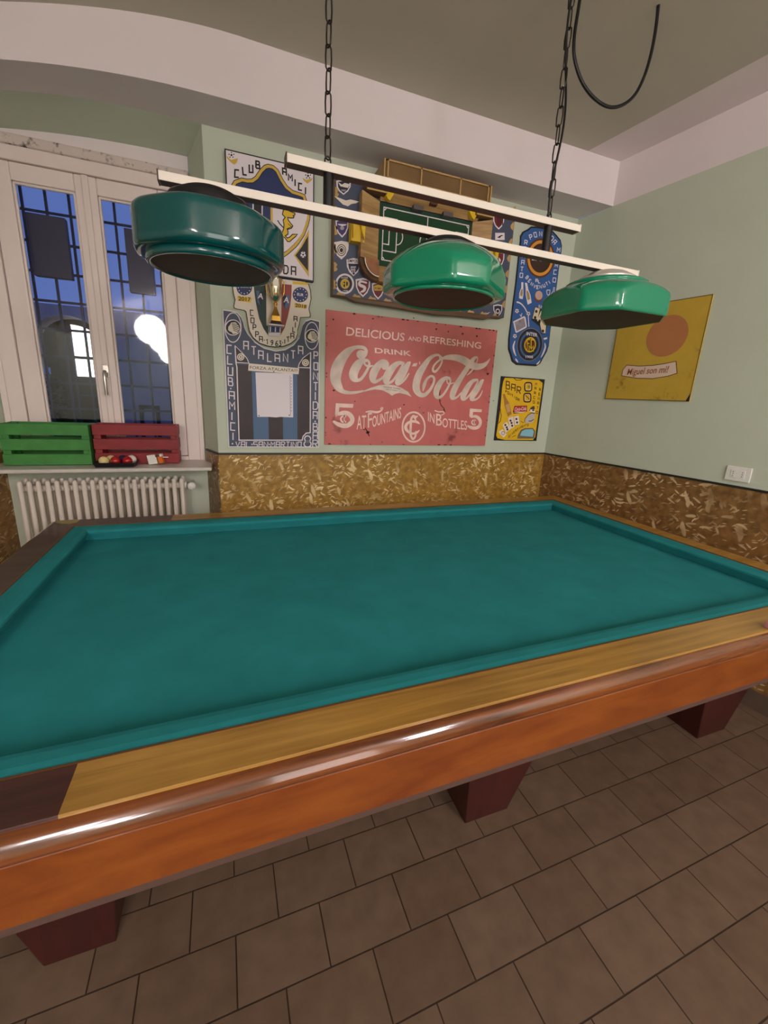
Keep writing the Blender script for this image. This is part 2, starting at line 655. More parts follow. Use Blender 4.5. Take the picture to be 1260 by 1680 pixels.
panel('wainscot_back', (RO, 0), (0, 0), M['flake'], ZT)
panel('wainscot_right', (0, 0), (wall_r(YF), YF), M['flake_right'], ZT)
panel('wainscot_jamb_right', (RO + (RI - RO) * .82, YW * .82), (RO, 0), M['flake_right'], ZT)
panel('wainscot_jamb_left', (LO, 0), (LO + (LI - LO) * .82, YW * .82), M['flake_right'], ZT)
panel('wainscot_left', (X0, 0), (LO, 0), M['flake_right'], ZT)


def strip(name, a, c):
    o = panel(name, a, c, M['black_trim'], 0.012, 0.010)
    o.location.z = ZT - 0.003
    return o


strip('trim_4', (RO, 0), (0, 0))
strip('trim_5', (0, 0), (wall_r(YF), YF))
strip('trim_6', (RO + (RI - RO) * .8, YW * .8), (RO, 0))

b = MB()
for (ax, ay), (cx_, cy_) in (((0, 0), (wall_r(YF), YF)),):
    b.hexa([(ax - .012, ay, 0), (cx_ - .012, cy_, 0), (cx_, cy_, 0), (ax, ay, 0), (ax - .012, ay, .11), (cx_ - .012, cy_, .11), (cx_, cy_, .11), (ax, ay, .11)])
struct(b.build('baseboard_right', mat('brown_skirting_tile', (92, 74, 60), .55, noise=(10, .08))))
LEGS = ((-2.953, -2.78, .16, .06, -1.662), (-1.628, -1.435, .02, .26, -1.682), (-.30, -.095, .08, .26, -1.676))
LEGY, LEGF, LEGB = (-1.682, -1.44), 0.02, 0.16
# ------------------------------------------------------------------ window
win = empty('window_1', (-3.08, YW, 1.10))
struct(win)
b = MB()
b.box((LI, .258, 1.10), (-3.492, .33, 2.70))
b.box((-2.668, .258, 1.10), (RI, .33, 2.70))
b.box((-3.492, .258, 2.635), (-2.668, .33, 2.70))
b.box((-3.492, .258, 1.10), (-2.668, .33, 1.13))
b.box((LI, .250, 1.10), (LI + .03, .258, 2.70))
b.box((RI - .03, .250, 1.10), (RI, .258, 2.70))
b.build('window_frame', M['frame'], win, bevel=.004)


def stained():
    m = mat('stained_white_plaster', (216, 200, 192), 0.8)
    nt = m.node_tree
    bs = nt.nodes['Principled BSDF']
    tc = nt.nodes.new('ShaderNodeTexCoord')
    n = nt.nodes.new('ShaderNodeTexNoise')
    n.inputs['Scale'].default_value = 14
    n.inputs['Detail'].default_value = 8
    n.inputs['Roughness'].default_value = .7
    r = nt.nodes.new('ShaderNodeValToRGB')
    r.color_ramp.elements[0].position = .36
    r.color_ramp.elements[1].position = .47
    r.color_ramp.elements[0].color = (*lin((70, 58, 52)), 1)
    r.color_ramp.elements[1].color = (*lin((216, 200, 192)), 1)
    nt.links.new(tc.outputs['Object'], n.inputs['Vector'])
    nt.links.new(n.outputs['Fac'], r.inputs['Fac'])
    nt.links.new(r.outputs['Color'], bs.inputs['Base Color'])
    return m


b = MB()
b.box((LI, .244, 2.700), (RI, .33, 2.748))
b.build('head_rail', stained(), win, bevel=.008)
for name, x0, x1, g0, g1 in (('sash', -3.490, -3.081, -3.404, -3.130), ('sash', -3.077, -2.670, -3.028, -2.735)):
    b = MB()
    z0s, z1s, zg0, zg1 = 1.132, 2.633, 1.215, 2.550
    b.box((x0, .272, z0s), (g0, .315, z1s))
    b.box((g1, .272, z0s), (x1, .315, z1s))
    b.box((g0, .272, zg1), (g1, .315, z1s))
    b.box((g0, .272, z0s), (g1, .315, zg0))
    # bead around the glass
    for a0, a1, c0, c1 in ((g0, g0 + .012, zg0, zg1), (g1 - .012, g1, zg0, zg1), (g0, g1, zg1 - .012, zg1), (g0, g1, zg0, zg0 + .012)):
        b.box((a0, .282, c0), (a1, .305, c1))
    s = b.build(name, M['frame'], win, bevel=.006)
    g = MB()
    g.box((g0 + .002, .292, zg0 + .002), (g1 - .002, .297, zg1 - .002))
    g.build('glass_pane', M['glass'], s)
b = MB()
b.box((-3.094, .258, 1.132), (-3.062, .276, 2.633))
b.build('astragal', M['frame'], win, bevel=.006)
b = MB()
b.box((-3.092, .248, 1.60), (-3.062, .258, 1.67))
b.tube([(-3.077, .25, 1.632), (-3.077, .222, 1.632), (-3.077, .212, 1.622), (-3.077, .208, 1.59), (-3.077, .212, 1.53), (-3.077, .216, 1.50)], .0095, 10)
b.build('window_handle', M['chrome'], win, bevel=.003)
b = MB()
b.box((-3.655, -.05, 1.086), (-2.520, .262, 1.1075))
o = b.build('window_sill', M['sill'], None, (-3.08, .1, 1.086), bevel=.006)
struct(o)

# iron grille outside the glass, and the courtyard beyond it
gr = empty('window_grille', (-3.08, .45, 1.05))
tag(gr, 'dark blue iron bar grille outside the window glass', 'window grille')
for k in range(8):
    x = -3.537 + .110 * k
    b = MB()
    b.box((x - .006, .444, 1.05), (x + .006, .456, 2.78))
    b.build('upright_bar', M['iron'], gr)
for k in range(10):
    z = 2.627 - .153 * k
    b = MB()
    b.box((-3.60, .440, z - .007), (-2.56, .4435, z + .007))
    b.build('cross_bar', M['iron'], gr)
M['panel'] = mat('dark_grey_panel', (74, 70, 88), 0.5)
b = MB()
b.box((-3.402, .39, 2.135), (-3.222, .435, 2.448))
tag(b.build('dark_placard', M['panel'], None, (-3.31, .41, 2.135), bevel=.004), 'dark grey panel hung on the grille behind the left window pane', 'panel')
b = MB()
b.box((-2.938, .39, 2.105), (-2.80, .435, 2.448))
tag(b.build('dark_placard', M['panel'], None, (-2.87, .41, 2.105), bevel=.004), 'dark grey panel behind the right window pane, partly hidden by a lamp shade', 'panel')

M['facade'] = mat('grey_courtyard_plaster', (150, 146, 160), 0.9, noise=(2.5, .16))
M['dark_in'] = mat('dark_archway', (20, 22, 24), 0.8)
M['lit'] = mat('lit_room', (255, 246, 226), 0.8, emit=2.4)
M['lamp'] = mat('lamp_globe', (255, 252, 246), 0.4, emit=6.0)
b = MB()
arc = [(-4.16 + .36 * math.cos(t), 2.0 + .31 * math.sin(t)) for t in frange(PI, 0, 20)]
poly = [(-6.4, 0), (-4.52, 0)] + arc + [(-3.80, 0), (-.6, 0), (-.6, 2.42), (-6.4, 2.42)]
b.prism([(x, 3.5, z) for x, z in poly], (0, .3, 0))
struct(b.build('courtyard_wall', M['facade']))
b = MB()
b.quad((-5, 4.4, 0), (-3.3, 4.4, 0), (-3.3, 4.4, 2.4), (-5, 4.4, 2.4))
b.quad((-5, 3.8, 2.36), (-3.3, 3.8, 2.36), (-3.3, 4.4, 2.4), (-5, 4.4, 2.4))
b.quad((-4.55, 3.8, 0), (-4.55, 3.8, 2.4), (-4.55, 4.4, 2.4), (-4.55, 4.4, 0))
b.quad((-3.77, 3.8, 0), (-3.77, 3.8, 2.4), (-3.77, 4.4, 2.4), (-3.77, 4.4, 0))
struct(b.build('archway_passage', M['dark_in']))
b = MB()
b.quad((-8, .5, -.02), (2, .5, -.02), (2, 8, -.02), (-8, 8, -.02))
struct(b.build('courtyard_ground', M['dark_in']))
lw = empty('lit_window', (-4.03, 3.62, 1.0))
tag(lw, 'brightly lit window under the archway across the courtyard', 'lit window')
b = MB()
zs_ = lambda x: 2.0 + .29 * math.sqrt(max(0, 1 - ((x + 4.16) / .35) ** 2))
xs = frange(-4.165, -3.83, 10)
b.prism([(-4.165, 3.66, 1.62), (-3.83, 3.66, 1.62)] + [(x, 3.66, zs_(x) - .06) for x in reversed(xs)], (0, .02, 0))
b.build('bright_pane', M['lit'], lw)
b = MB()
for x in (-4.17, -3.955, -3.83):
    b.box((x - .012, 3.63, 1.0), (x + .012, 3.66, 2.22))
for z in (1.40, 1.62, 1.86):
    b.box((-4.17, 3.63, z - .010), (-3.83, 3.66, z + .010))
b.build('window_bars', M['iron'], lw)
b = MB()
b.box((-4.467, 3.42, 1.636), (-4.364, 3.46, 1.712))
b.tube([(-4.46, 3.45, 1.70), (-4.50, 3.47, 1.70), (-4.54, 3.503, 1.70)], .006, 8)
tag(b.build('small_sign', mat('dim_blue_sign', (70, 96, 160), .5, emit=.35), None, (-4.41, 3.44, 1.636)), 'small blue sign glowing dimly in the dark archway', 'sign')

rnd = random.Random(5)
b = MB()
for k in range(420):
    a, h = rnd.uniform(0, 2 * PI), rnd.random()
    r = .27 * (1 - .55 * h) * math.sqrt(rnd.random())
    c = Vector((-4.32 + r * math.cos(a), 3.15 + r * math.sin(a) * .6, .75 + .86 * h))
    d = Vector((rnd.uniform(-1, 1), rnd.uniform(-1, 1), rnd.uniform(-.3, 1))).normalized()
    s = d.cross(Vector((0, 0, 1))).normalized() * .022
    l = d * .075
    b.add([c, c + l * .5 + s, c + l, c + l * .5 - s], [(0, 1, 2, 3)])
o = empty('courtyard_bush', (-4.32, 3.15, 0))
tag(o, 'dark bushy potted plant in front of the archway outside', 'bush')
b.build('foliage', mat('dark_foliage', (24, 34, 26), .7), o)
b = MB()
b.lathe([(.001, 0), (.15, 0), (.20, .34), (.185, .34), (.17, .30), (.001, .30)], (-4.32, 3.15, 0), 20)
b.tube([(-4.32, 3.15, .3), (-4.31, 3.15, .8)], .03, 8)
b.build('plant_pot', M['dark_in'], o)

# stacked chairs and clutter dimly seen at the bottom of the right pane
b = MB()
b.box((-3.44, 3.2, 0), (-3.40, 3.24, 1.32))
b.box((-3.44, 3.2, 1.28), (-3.22, 3.24, 1.32))
b.box((-3.26, 3.2, 0), (-3.22, 3.24, 1.32))
b.box((-3.44, 3.2, .98), (-3.22, 3.24, 1.02))
tag(b.build('clothes_rack', M['dark_in'], None, (-3.33, 3.22, 0)), 'dark upright frame standing in the courtyard behind the right pane', 'frame')

# ------------------------------------------------------------------ radiator
rad = empty('radiator', (-3.095, .07, .15))
tag(rad, 'white column radiator with many slim tubes under the window sill', 'radiator')
first = None
for k in range(20):
    x = -3.488 + k * .0417
    if first is None:
        b = MB()
        for y in (.028, .106):
            for xx in (x,):
                path = [(xx, y, .20 + .82 * t) for t in frange(0, 1, 8)]
                b.tube(path, .0125, 10)
                b.ball((xx, y, 1.02), .0125, n=10, k=6)
        b.tube([(x, .028, .98), (x, .106, .98)], .014, 8)
        b.tube([(x, .028, .23), (x, .106, .23)], .014, 8)
        for z in (.98, .23):
            b.tube([(x - .0208, .067, z), (x + .0208, .067, z)], .020, 12)
        first = b.build('radiator_section', M['radiator'], rad, (x, .067, .2))
    else:
        c = first.copy()
        COL.objects.link(c)
        c.parent = rad
        c.location = first.location + Vector((k * .0417, 0, 0))
for z in (1.0,):
    b = MB()
    b.tube([(-2.690, .067, .98), (-2.672, .067, .98)], .024, 16)
    b.tube([(-2.672, .067, .98), (-2.645, .067, .98)], .009, 10)
    b.tube([(-2.645, .067, .98), (-2.645, .20, .98)], .009, 10)
    b.lathe([(.001, .055), (.020, .055), (.024, .045), (.024, .0), (.014, -.01), (.001, -.01)], (-2.640, .05, .985), 18, axis='Y')
    b.build('thermostat_valve', M['white_plastic'], rad)
for x in (-3.40, -2.80):
    b = MB()
    b.box((x - .015, .075, 0), (x + .015, .105, .21))
    b.build('radiator_foot', M['radiator'], rad)

# ------------------------------------------------------------------ crates on the sill
SZ = 1.1075


def crate(name, x0, x1, y0, y1, z1, m, label):
    r = empty(name, ((x0 + x1) / 2, (y0 + y1) / 2, SZ))
    tag(r, label, 'crate')
    h = (z1 - SZ - .005)
    sh, gap = h * .27, h * .095
    z = SZ + .003
    for k in range(3):
        za = z + k * (sh + gap)
        b = MB()
        b.box((x0, y0, za), (x1, y0 + .010, za + sh))
        b.build('front_slat', m, r, bevel=.002)
        b = MB()
        b.box((x0, y1 - .010, za), (x1, y1, za + sh))
        b.build('back_slat', m, r, bevel=.002)
    for xa in (x0 + .002, x1 - .014):
        b = MB()
        b.box((xa, y0 + .010, SZ + .003), (xa + .012, y1 - .010, z1 - .003))
        b.build('end_board', m, r, bevel=.002)
    for xa in (x0 + .014, x1 - .038):
        for ya in (y0 + .010, y1 - .034):
            b = MB()
            b.box((xa, ya, SZ + .003), (xa + .024, ya + .024, z1 - .004))
            b.build('corner_post', m, r)
    b = MB()
    b.box((x0 + .014, y0 + .011, SZ + .001), (x1 - .014, y1 - .011, SZ + .009))
    b.build('base_board', m, r)
    return r


crate('wooden_crate', -3.560, -3.155, .075, .232, 1.337, M['crate_green'], 'green painted slatted wooden crate on the window sill')
crate('wooden_crate', -3.146, -2.708, .105, .236, 1.340, M['crate_red'], 'red painted slatted wooden crate on the window sill')

# tray of billiard balls and a small carton
tr = empty('ball_tray', (-3.02, .035, SZ))
tag(tr, 'shallow black tray of billiard balls on the sill before the red crate', 'tray')
b = MB()
b.box((-3.118, -.018, SZ), (-2.932, .088, SZ + .006))
b.add([(-3.118, -.018, SZ + .004), (-2.932, -.018, SZ + .004), (-2.932, .088, SZ + .004), (-3.118, .088, SZ + .004),
       (-3.128, -.028, SZ + .028), (-2.922, -.028, SZ + .028), (-2.922, .098, SZ + .028), (-3.128, .098, SZ + .028),
       (-3.121, -.021, SZ + .028), (-2.929, -.021, SZ + .028), (-2.929, .091, SZ + .028), (-3.121, .091, SZ + .028),
       (-3.112, -.012, SZ + .0065), (-2.938, -.012, SZ + .0065), (-2.938, .082, SZ + .0065), (-3.112, .082, SZ + .0065)],
      [(0, 1, 5, 4), (1, 2, 6, 5), (2, 3, 7, 6), (3, 0, 4, 7), (4, 5, 9, 8), (5, 6, 10, 9), (6, 7, 11, 10), (7, 4, 8, 11),
       (8, 9, 13, 12), (9, 10, 14, 13), (10, 11, 15, 14), (11, 8, 12, 15)])
b.build('tray_body', M['black'], tr)
R_ = .0262
bm = MB()
bm.ball((0, 0, 0), R_, n=28, k=16)
ballmesh = None
for x, y, m, lab in ((-3.083, .018, 'ivory', 'cream billiard ball at the left front of the black tray'),
                     (-3.058, .064, 'ivory', 'cream billiard ball behind the other cream ball in the tray'),
                     (-3.026, .016, 'red_ball', 'red billiard ball at the front of the black tray, left of another red'),
                     (-2.968, .018, 'red_ball', 'red billiard ball at the right front of the black tray'),
                     (-2.998, .064, 'blue_ball', 'dark blue billiard ball at the back of the black tray'),
                     (-2.944 - .012, .066, 'white_ball', 'white billiard ball at the back of the black tray')):
    o = bm.build('billiard_ball', M[m], None, (0, 0, 0))
    o.location = (x, y, SZ + .0066 + R_)
    tag(o, lab, 'billiard ball', 'billiard balls in the tray')

ct_ = empty('small_carton', (-2.83, .075, SZ))
tag(ct_, 'small white and orange carton lying tilted on the sill before the red crate', 'carton')
Rm = Matrix.Translation((-2.830, .07, SZ + .0345)) @ Matrix.Rotation(math.radians(-14), 4, 'Z') @ Matrix.Rotation(math.radians(-9), 4, 'Y')
def rbox(mb, lo, hi, mi=0):
    p = [(x, y, z) for z in (lo[2], hi[2]) for x, y in ((lo[0], lo[1]), (hi[0], lo[1]), (hi[0], hi[1]), (lo[0], hi[1]))]
    mb.hexa([Rm @ Vector(q) for q in p], mi)
b = MB()
rbox(b, (-.042, -.012, -.027), (.042, .012, .027))
b.build('carton_body', M['white_plastic'], ct_)
b = MB()
rbox(b, (.016, -.0126, -.0272), (.0424, .0124, .012))
b.build('orange_band', mat('orange_print', (214, 110, 28), .5), ct_)
b = MB()
rbox(b, (.006, -.0127, .012), (.030, -.0121, .0272))
rbox(b, (.010, -.0127, -.027), (.016, -.0121, .020))
b.build('dark_print', mat('dark_carton_print', (96, 52, 34), .5), ct_)
b = MB()
b.tube([Rm @ Vector((.042, 0, .006)), Rm @ Vector((.074, -.004, .002))], .003, 8)
b.build('carton_tongue', M['white_plastic'], ct_)

# ------------------------------------------------------------------ billiard table
TX, TY, TA = -1.6324, -1.1156, 0.0118
HA, HB, WR = 1.5084, 0.7847, 0.1108
ZR, ZBED = 0.8733, 0.8133
cT, sT = math.cos(TA), math.sin(TA)
def T(u, w, z): return (TX + u * cT - w * sT, TY + u * sT + w * cT, z)
table = empty('billiard_table', (TX, TY, 0))
tag(table, 'full size pocketless billiard table with teal cloth and wooden rails', 'billiard table')


def loop(prof, d_ends=None):
    """four mitred sides swept around the playing field from a profile (outward d, height z)"""
    def side(k):
        def P(d, z, end):
            a, c = HA + d, HB + d
            cs = [(-a, -c), (a, -c), (a, c), (-a, c)]
            u, w = cs[(k + end) % 4]
            return T(u, w, z)
        return P
    return [side(k) for k in range(4)]


def side_mesh(mb, k, prof, closed=True, mi=0, smooth=False):
    P = loop(prof)[k]
    n = len(prof)
    vs = [P(d, z, 0) for d, z in prof] + [P(d, z, 1) for d, z in prof]
    fs = []
    rng = n if closed else n - 1
    for i in range(rng):
        j = (i + 1) % n
        fs.append((i, j, j + n, i + n))
    mb.add(vs, fs, mi, smooth)
    if closed:
        mb.add(vs, [tuple(range(n))[::-1], tuple(range(n, 2 * n))], mi)


b = MB()
b.hexa([T(-HA, -HB, .70), T(HA, -HB, .70), T(HA, HB, .70), T(-HA, HB, .70), T(-HA, -HB, ZBED), T(HA, -HB, ZBED), T(HA, HB, ZBED), T(-HA, HB, ZBED)])
b.build('playing_bed', M['cloth'], table)
cush = [(0, ZR - .001), (-.022, ZR), (-.050, ZR - .003), (-.066, ZR - .007), (-.071, ZR - .012), (-.071, ZR - .020), (-.058, ZBED + .014), (-.052, ZBED), (0, ZBED)]
for k in range(4):
    b = MB()
    side_mesh(b, k, cush, True, 0, False)
    b.build('cushion', M['cloth'], table)
railp = [(0.0015, ZR - .08), (0.0015, ZR + .001), (.004, ZR + .002), (WR - .0015, ZR + .002), (WR, ZR + .0006), (WR, ZR - .08)]
b = MB()
for k in range(4):
    side_mesh(b, k, [(-.001, ZR - .01), (-.001, ZR + .0015), (.0055, ZR + .0028), (.0055, ZR - .01)])
b.build('cloth_batten', mat('brown_batten', (104, 66, 26), .5), table)
UC = -1.080           # where the dark end of the long rails begins


def rail_piece(u0, u1, sgn, m, name):
    """straight piece of a long rail (sgn -1 near, +1 far); mitred to the corner where u reaches it"""
    mb = MB()
    vs = []
    for end, u in ((0, u0), (1, u1)):
        for d, z in railp:
            uu = u
            if abs(u) > HA - .001:
                uu = math.copysign(HA + d, u)
            vs.append(T(uu, sgn * (HB + d), z))
    n = len(railp)
    mb.add(vs, [(i, (i + 1) % n, (i + 1) % n + n, i + n) for i in range(n)] + [tuple(range(n))[::-1], tuple(range(n, 2 * n))])
    return mb.build(name, m, table)


rail_piece(UC, HA, -1, M['rail'], 'long_rail')
rail_piece(UC, HA, 1, M['rail'], 'long_rail')
o = rail_piece(-HA, UC, -1, M['dark_wood'], 'rail_end')
o['label'] = 'dark brown rail end'
o = rail_piece(-HA, UC, 1, M['dark_wood'], 'rail_end')
o['label'] = 'dark brown rail end'
for k, m in ((1, 'rail'), (3, 'dark_wood')):
    b = MB()
    side_mesh(b, k, railp)
    o = b.build('end_rail', M[m], table)
    if k == 3:
        o['label'] = 'dark brown end rail'
b = MB()
pl = [(-HA - WR + .004, HB + WR - .004), (-HA - WR + .004, HB + WR - .030), (-HA - WR + .045, HB + .048), (-HA - .030, HB + .040), (-HA - .004, HB + .060), (-HA - .002, HB + WR - .004)]
b.prism([T(u, w, ZR + .002) for u, w in pl], (0, 0, .0018))
b.build('corner_plate', M['brass'], table)
mp_ = [(WR - .002, ZR - .0045), (WR + .010, ZR - .0055), (WR + .020, ZR - .011), (WR + .028, ZR - .024), (WR + .031, ZR - .032), (WR + .029, ZR - .040), (WR + .020, ZR - .046), (WR - .002, ZR - .046)]
b = MB()
for k in range(4):
    side_mesh(b, k, mp_, False, 0, True)
b.build('rounded_moulding', M['mould'], table)
ap_ = [(WR - .03, ZR - .040), (WR + .026, ZR - .040), (WR + .029, ZR - .0425), (WR + .024, ZR - .172), (WR + .018, ZR - .175), (WR - .03, ZR - .175)]
for k in range(4):
    b = MB()
    side_mesh(b, k, ap_)
    b.build('apron', M['apron'], table)
st_ = [(WR - .03, ZR - .172), (WR + .012, ZR - .172), (WR + .004, ZR - .215), (WR - .07, ZR - .218), (WR - .07, ZR - .172)]
for k in range(4):
    b = MB()
    side_mesh(b, k, st_)
    b.build('base_strip', M['strip'], table)
b = MB()
b.hexa([T(-HA, -HB, .64), T(HA, -HB, .64), T(HA, HB, .64), T(-HA, HB, .64), T(-HA, -HB, .705), T(HA, -HB, .705), T(HA, HB, .705), T(-HA, HB, .705)])
b.build('underframe', M['strip'], table)
for sgn in (-1, 1):
    for (x0, x1, fl, fr, y0) in LEGS:
        y1 = y0 + .24
        b = MB()
        p = []
        zt_ = .65
        for z, dl, dr, df, db_ in ((0, 0, 0, 0, 0), (zt_, fl, fr, LEGF, LEGB)):
            for u, w in ((x0 - dl, y0 - df), (x1 + dr, y0 - df), (x1 + dr, y1 + db_), (x0 - dl, y1 + db_)):
                p.append((u, w, z))
        if sgn > 0:
            p = [(u, 2 * TY - w, z) for u, w, z in p]
            p = [p[i] for i in (3, 2, 1, 0, 7, 6, 5, 4)]
        b.hexa(p)
        b.build('leg', M['leg'], table, bevel=.004)

# small pink chalk at the right end of the near rail
b = MB()
c = on_z(1262, 1024, ZR + .02)
b.box((c.x - .002, c.y - .012, ZR + .0022), (c.x + .022, c.y + .012, ZR + .025))
tag(b.build('chalk_cube', mat('pink_chalk', (186, 120, 132), .8), None, (c.x, c.y, ZR + .0022), bevel=.003), 'small pink chalk cube at the right end of the near rail', 'chalk')

# ------------------------------------------------------------------ hanging lamp over the table
LY = -1.11
lamp = empty('billiard_lamp', (-1.60, LY, 2.17))
tag(lamp, 'white double bar lamp with three green shades hanging over the table', 'pendant lamp')
b = MB()
b.box((-2.576, LY - .02, 2.158), (-.624, LY + .02, 2.183))
b.build('lower_bar', M['bar'], lamp, bevel=.0015)
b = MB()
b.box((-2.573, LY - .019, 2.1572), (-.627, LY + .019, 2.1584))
b.build('underside_shadow', M['bar_shadow'], lamp)  # thin added sheet, its dark colour paints in the shade below the bar
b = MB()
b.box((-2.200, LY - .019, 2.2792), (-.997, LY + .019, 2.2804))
b.build('underside_shadow', M['bar_shadow'], lamp)  # same painted shade below the upper bar
b = MB()
b.box((-2.203, LY - .02, 2.280), (-.994, LY + .02, 2.305))
b.build('upper_bar', M['bar'], lamp, bevel=.0015)
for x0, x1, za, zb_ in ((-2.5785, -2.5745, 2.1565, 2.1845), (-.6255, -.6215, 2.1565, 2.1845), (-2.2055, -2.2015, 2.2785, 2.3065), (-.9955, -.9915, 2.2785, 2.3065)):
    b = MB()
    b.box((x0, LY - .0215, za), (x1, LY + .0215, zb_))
    b.build('end_cap', M['bar_shadow'] if x0 < -2 else M['bar'], lamp)
for x in (-2.063, -1.141):
    b = MB()
    b.tube([(x, LY, 2.182), (x, LY, 2.281)], .0175, 16)
    b.build('connecting_post', M['black'], lamp)


def chain_mesh(mb, x, z0_, z1_, lean=0.0):
    L, wd, r = .066, .0115, .0027
    n = int((z1_ - z0_) / (L - .010))
    for i in range(n):
        zc_ = z0_ + (i + .5) * (z1_ - z0_) / n
        xc = x + lean * (zc_ - z0_)
        path = []
        a = math.radians(25 + (90 if i % 2 else 0))
        for t in range(12):
            th = 2 * PI * t / 12
            q = wd * math.cos(th)
            hh = (L / 2 - wd) * (1 if math.sin(th) > 0.01 else (-1 if math.sin(th) < -.01 else 0)) + wd * math.sin(th)
            path.append((xc + q * math.cos(a), LY + q * math.sin(a), zc_ + hh))
        mb.tube(path, r, 6, closed=True)


for x, lean in ((-2.066, -.005), (-1.144, -.035)):
    b = MB()
    b.tube([(x + .010 * math.cos(t), LY, 2.318 + .013 * math.sin(t)) for t in frange(0, 2 * PI, 14)[:-1]], .0028, 6, closed=True)
    chain_mesh(b, x, 2.325, zc(x) - .01, lean)
    b.lathe([(.001, 0), (.006, 0), (.006, .02), (.025, .022), (.025, .027), (.001, .027)], (x + lean * .78, LY, zc(x) - .028), 14)
    b.build('chain', M['chain'], lamp)
b = MB()
path = []
for t in frange(0, 1, 60):
    z = 2.305 + (ZC - 2.31) * t
    w = .014 * (1 if t < .97 else .3)
    path.append((-1.144 - .035 * (z - 2.325) + w * math.cos(9 * t + 2), LY - .010 + w * math.sin(9 * t + 2) * .6, z))
b.tube(path, .0042, 8)
b.build('power_cord', M['cable'], lamp)


def shade(cx, scale, ang, m, prof, collar_m, pw, rim=True, ch=.160, kb=1.094):
    A, B = .212 * scale, .212 * kb * scale           # flat sides / chamfered corners
    facets = [(ang + k * PI / 4, A if k % 2 else B) for k in range(8)]

    def octr(a):
        s = 0
        for f, ap in facets:
            c = math.cos(a - f)
            if c > .15:
                s += (c / ap) ** pw
        return s ** (-1 / pw)

    def rad(a, r, h):
        o = octr(a)
        if r < 0:
            return -r * o
        q = 30
        return (r ** -q + o ** -q) ** (-1 / q)
    zb_ = 1.955
    b = MB()
    pr = ([(.172, -.004), (.178, .001), (-.90, .002), (-.975, .005)] if rim else [(-.945, .006), (-.95, .0015), (-.96, -.0005), (-.978, .0), (-.992, .004)]) + [(-1.0, .014), (-1.0, .030), (-1.0, .055), (-1.0, .075)] + prof
    n = 128
    vs, fs = [], []
    for i, (r, h) in enumerate(pr):
        for j in range(n):
            a = 2 * PI * j / n
            rr = rad(a, r, h) if (i > 1 or not rim) else r * scale ** .5
            vs.append((cx + rr * math.cos(a), LY + rr * math.sin(a), zb_ + h))
    for i in range(len(pr) - 1):
        for j in range(n):
            p, q = i * n + j, i * n + (j + 1) % n
            fs.append((p, q, q + n, p + n))
    b.add(vs, fs, 0, True)
    sh = b.build('lamp_shade', m, lamp)
    k = scale ** .5
    b = MB()
    if rim == 'thin':
        b.lathe([(.178 * k, .004), (.198 * k, .002), (.1995 * k, -.003), (.198 * k, -.008), (.194 * k, -.010), (.190 * k, -.006), (.190 * k, .004)], (cx, LY, zb_), 64)
        b.build('shade_rim', m, sh)
        b = MB()
        b.lathe([(.192 * k, -.004), (.12, -.006), (.001, -.007)], (cx, LY, zb_), 64)
    elif rim:
        b.lathe([(.172 * k, .002), (.186 * k, .002), (.190 * k, -.006), (.190 * k, -.016), (.186 * k, -.021), (.178 * k, -.022), (.174 * k, -.018), (.174 * k, -.004)], (cx, LY, zb_), 64)
        b.build('shade_rim', m, sh)
        b = MB()
        b.lathe([(.176 * k, -.017), (.12, -.019), (.001, -.020)], (cx, LY, zb_), 64)
    else:
        lp = lambda f, h: [(cx + f * octr(2 * PI * j / n) * math.cos(2 * PI * j / n), LY + f * octr(2 * PI * j / n) * math.sin(2 * PI * j / n), zb_ + h) for j in range(n)]
        b.add(lp(.952, .0012)[::-1], [tuple(range(n))])
    b.build('diffuser', M['diffuser'], sh)
    b = MB()
    b.lathe([(.118, ch), (.124, .167), (.120, .173), (.108, .174), (.106, .181), (.100, .184), (.088, .185), (.086, .192), (.078, .196), (.06, .197), (.056, .203), (.001, .203)], (cx, LY, zb_), 48)
    b.build('shade_collar', collar_m, lamp)


flat = [(-1.0, .090), (-1.0, .100), (-.985, .110), (-.955, .117), (-.90, .121), (.165, .126), (.14, .129), (.122, .131), (.10, .131)]
dome = [(.252, .078), (.238, .090), (.222, .103), (.205, .118), (.188, .132), (.172, .143), (.155, .152), (.138, .159), (.122, .163), (.10, .164)]
dome3 = [(.278, .080), (.262, .092), (.243, .104), (.222, .116), (.200, .126), (.180, .133), (.166, .136), (.169, .139), (.171, .146), (.162, .152), (.140, .158), (.122, .161), (.10, .162)]
shade(-2.437, 1.02, math.radians(-84), M['shade_teal'], flat, M['black'], 14, True, .122, 1.015)
shade(-1.600, 1.0, math.radians(-95), M['shade_green'], dome, M['black'], 60, 'thin')
shade(-.785, 1.10, math.radians(-137), M['shade_green'], dome3, M['silver'], 60, False)

# loop of cable hanging from the ceiling
pts = [(-1.10, zc(-1.1)), (-1.128, 3.05), (-1.134, 2.98), (-1.135, 2.90), (-1.12, 2.845), (-1.075, 2.79), (-1.01, 2.755), (-.93, 2.742), (-.86, 2.762), (-.80, 2.81), (-.765, 2.88), (-.748, 2.96), (-.745, 3.04), (-.752, 3.116)]
P_ = [Vector((x, LY, z)) for x, z in pts]
path = []
for i in range(len(P_) - 1):
    p0, p1, p2, p3 = P_[max(i - 1, 0)], P_[i], P_[i + 1], P_[min(i + 2, len(P_) - 1)]
    for t in frange(0, 1, 6)[:-1]:
        path.append(.5 * ((2 * p1) + (p2 - p0) * t + (2 * p0 - 5 * p1 + 4 * p2 - p3) * t * t + (3 * p1 - p0 - 3 * p2 + p3) * t ** 3))
path.append(P_[-1])
b = MB()
b.tube(path, .0062, 10)
tag(b.build('hanging_cable', M['cable'], None, (-.94, LY, 3.11)), 'black cable hanging in a loop from the ceiling', 'cable')

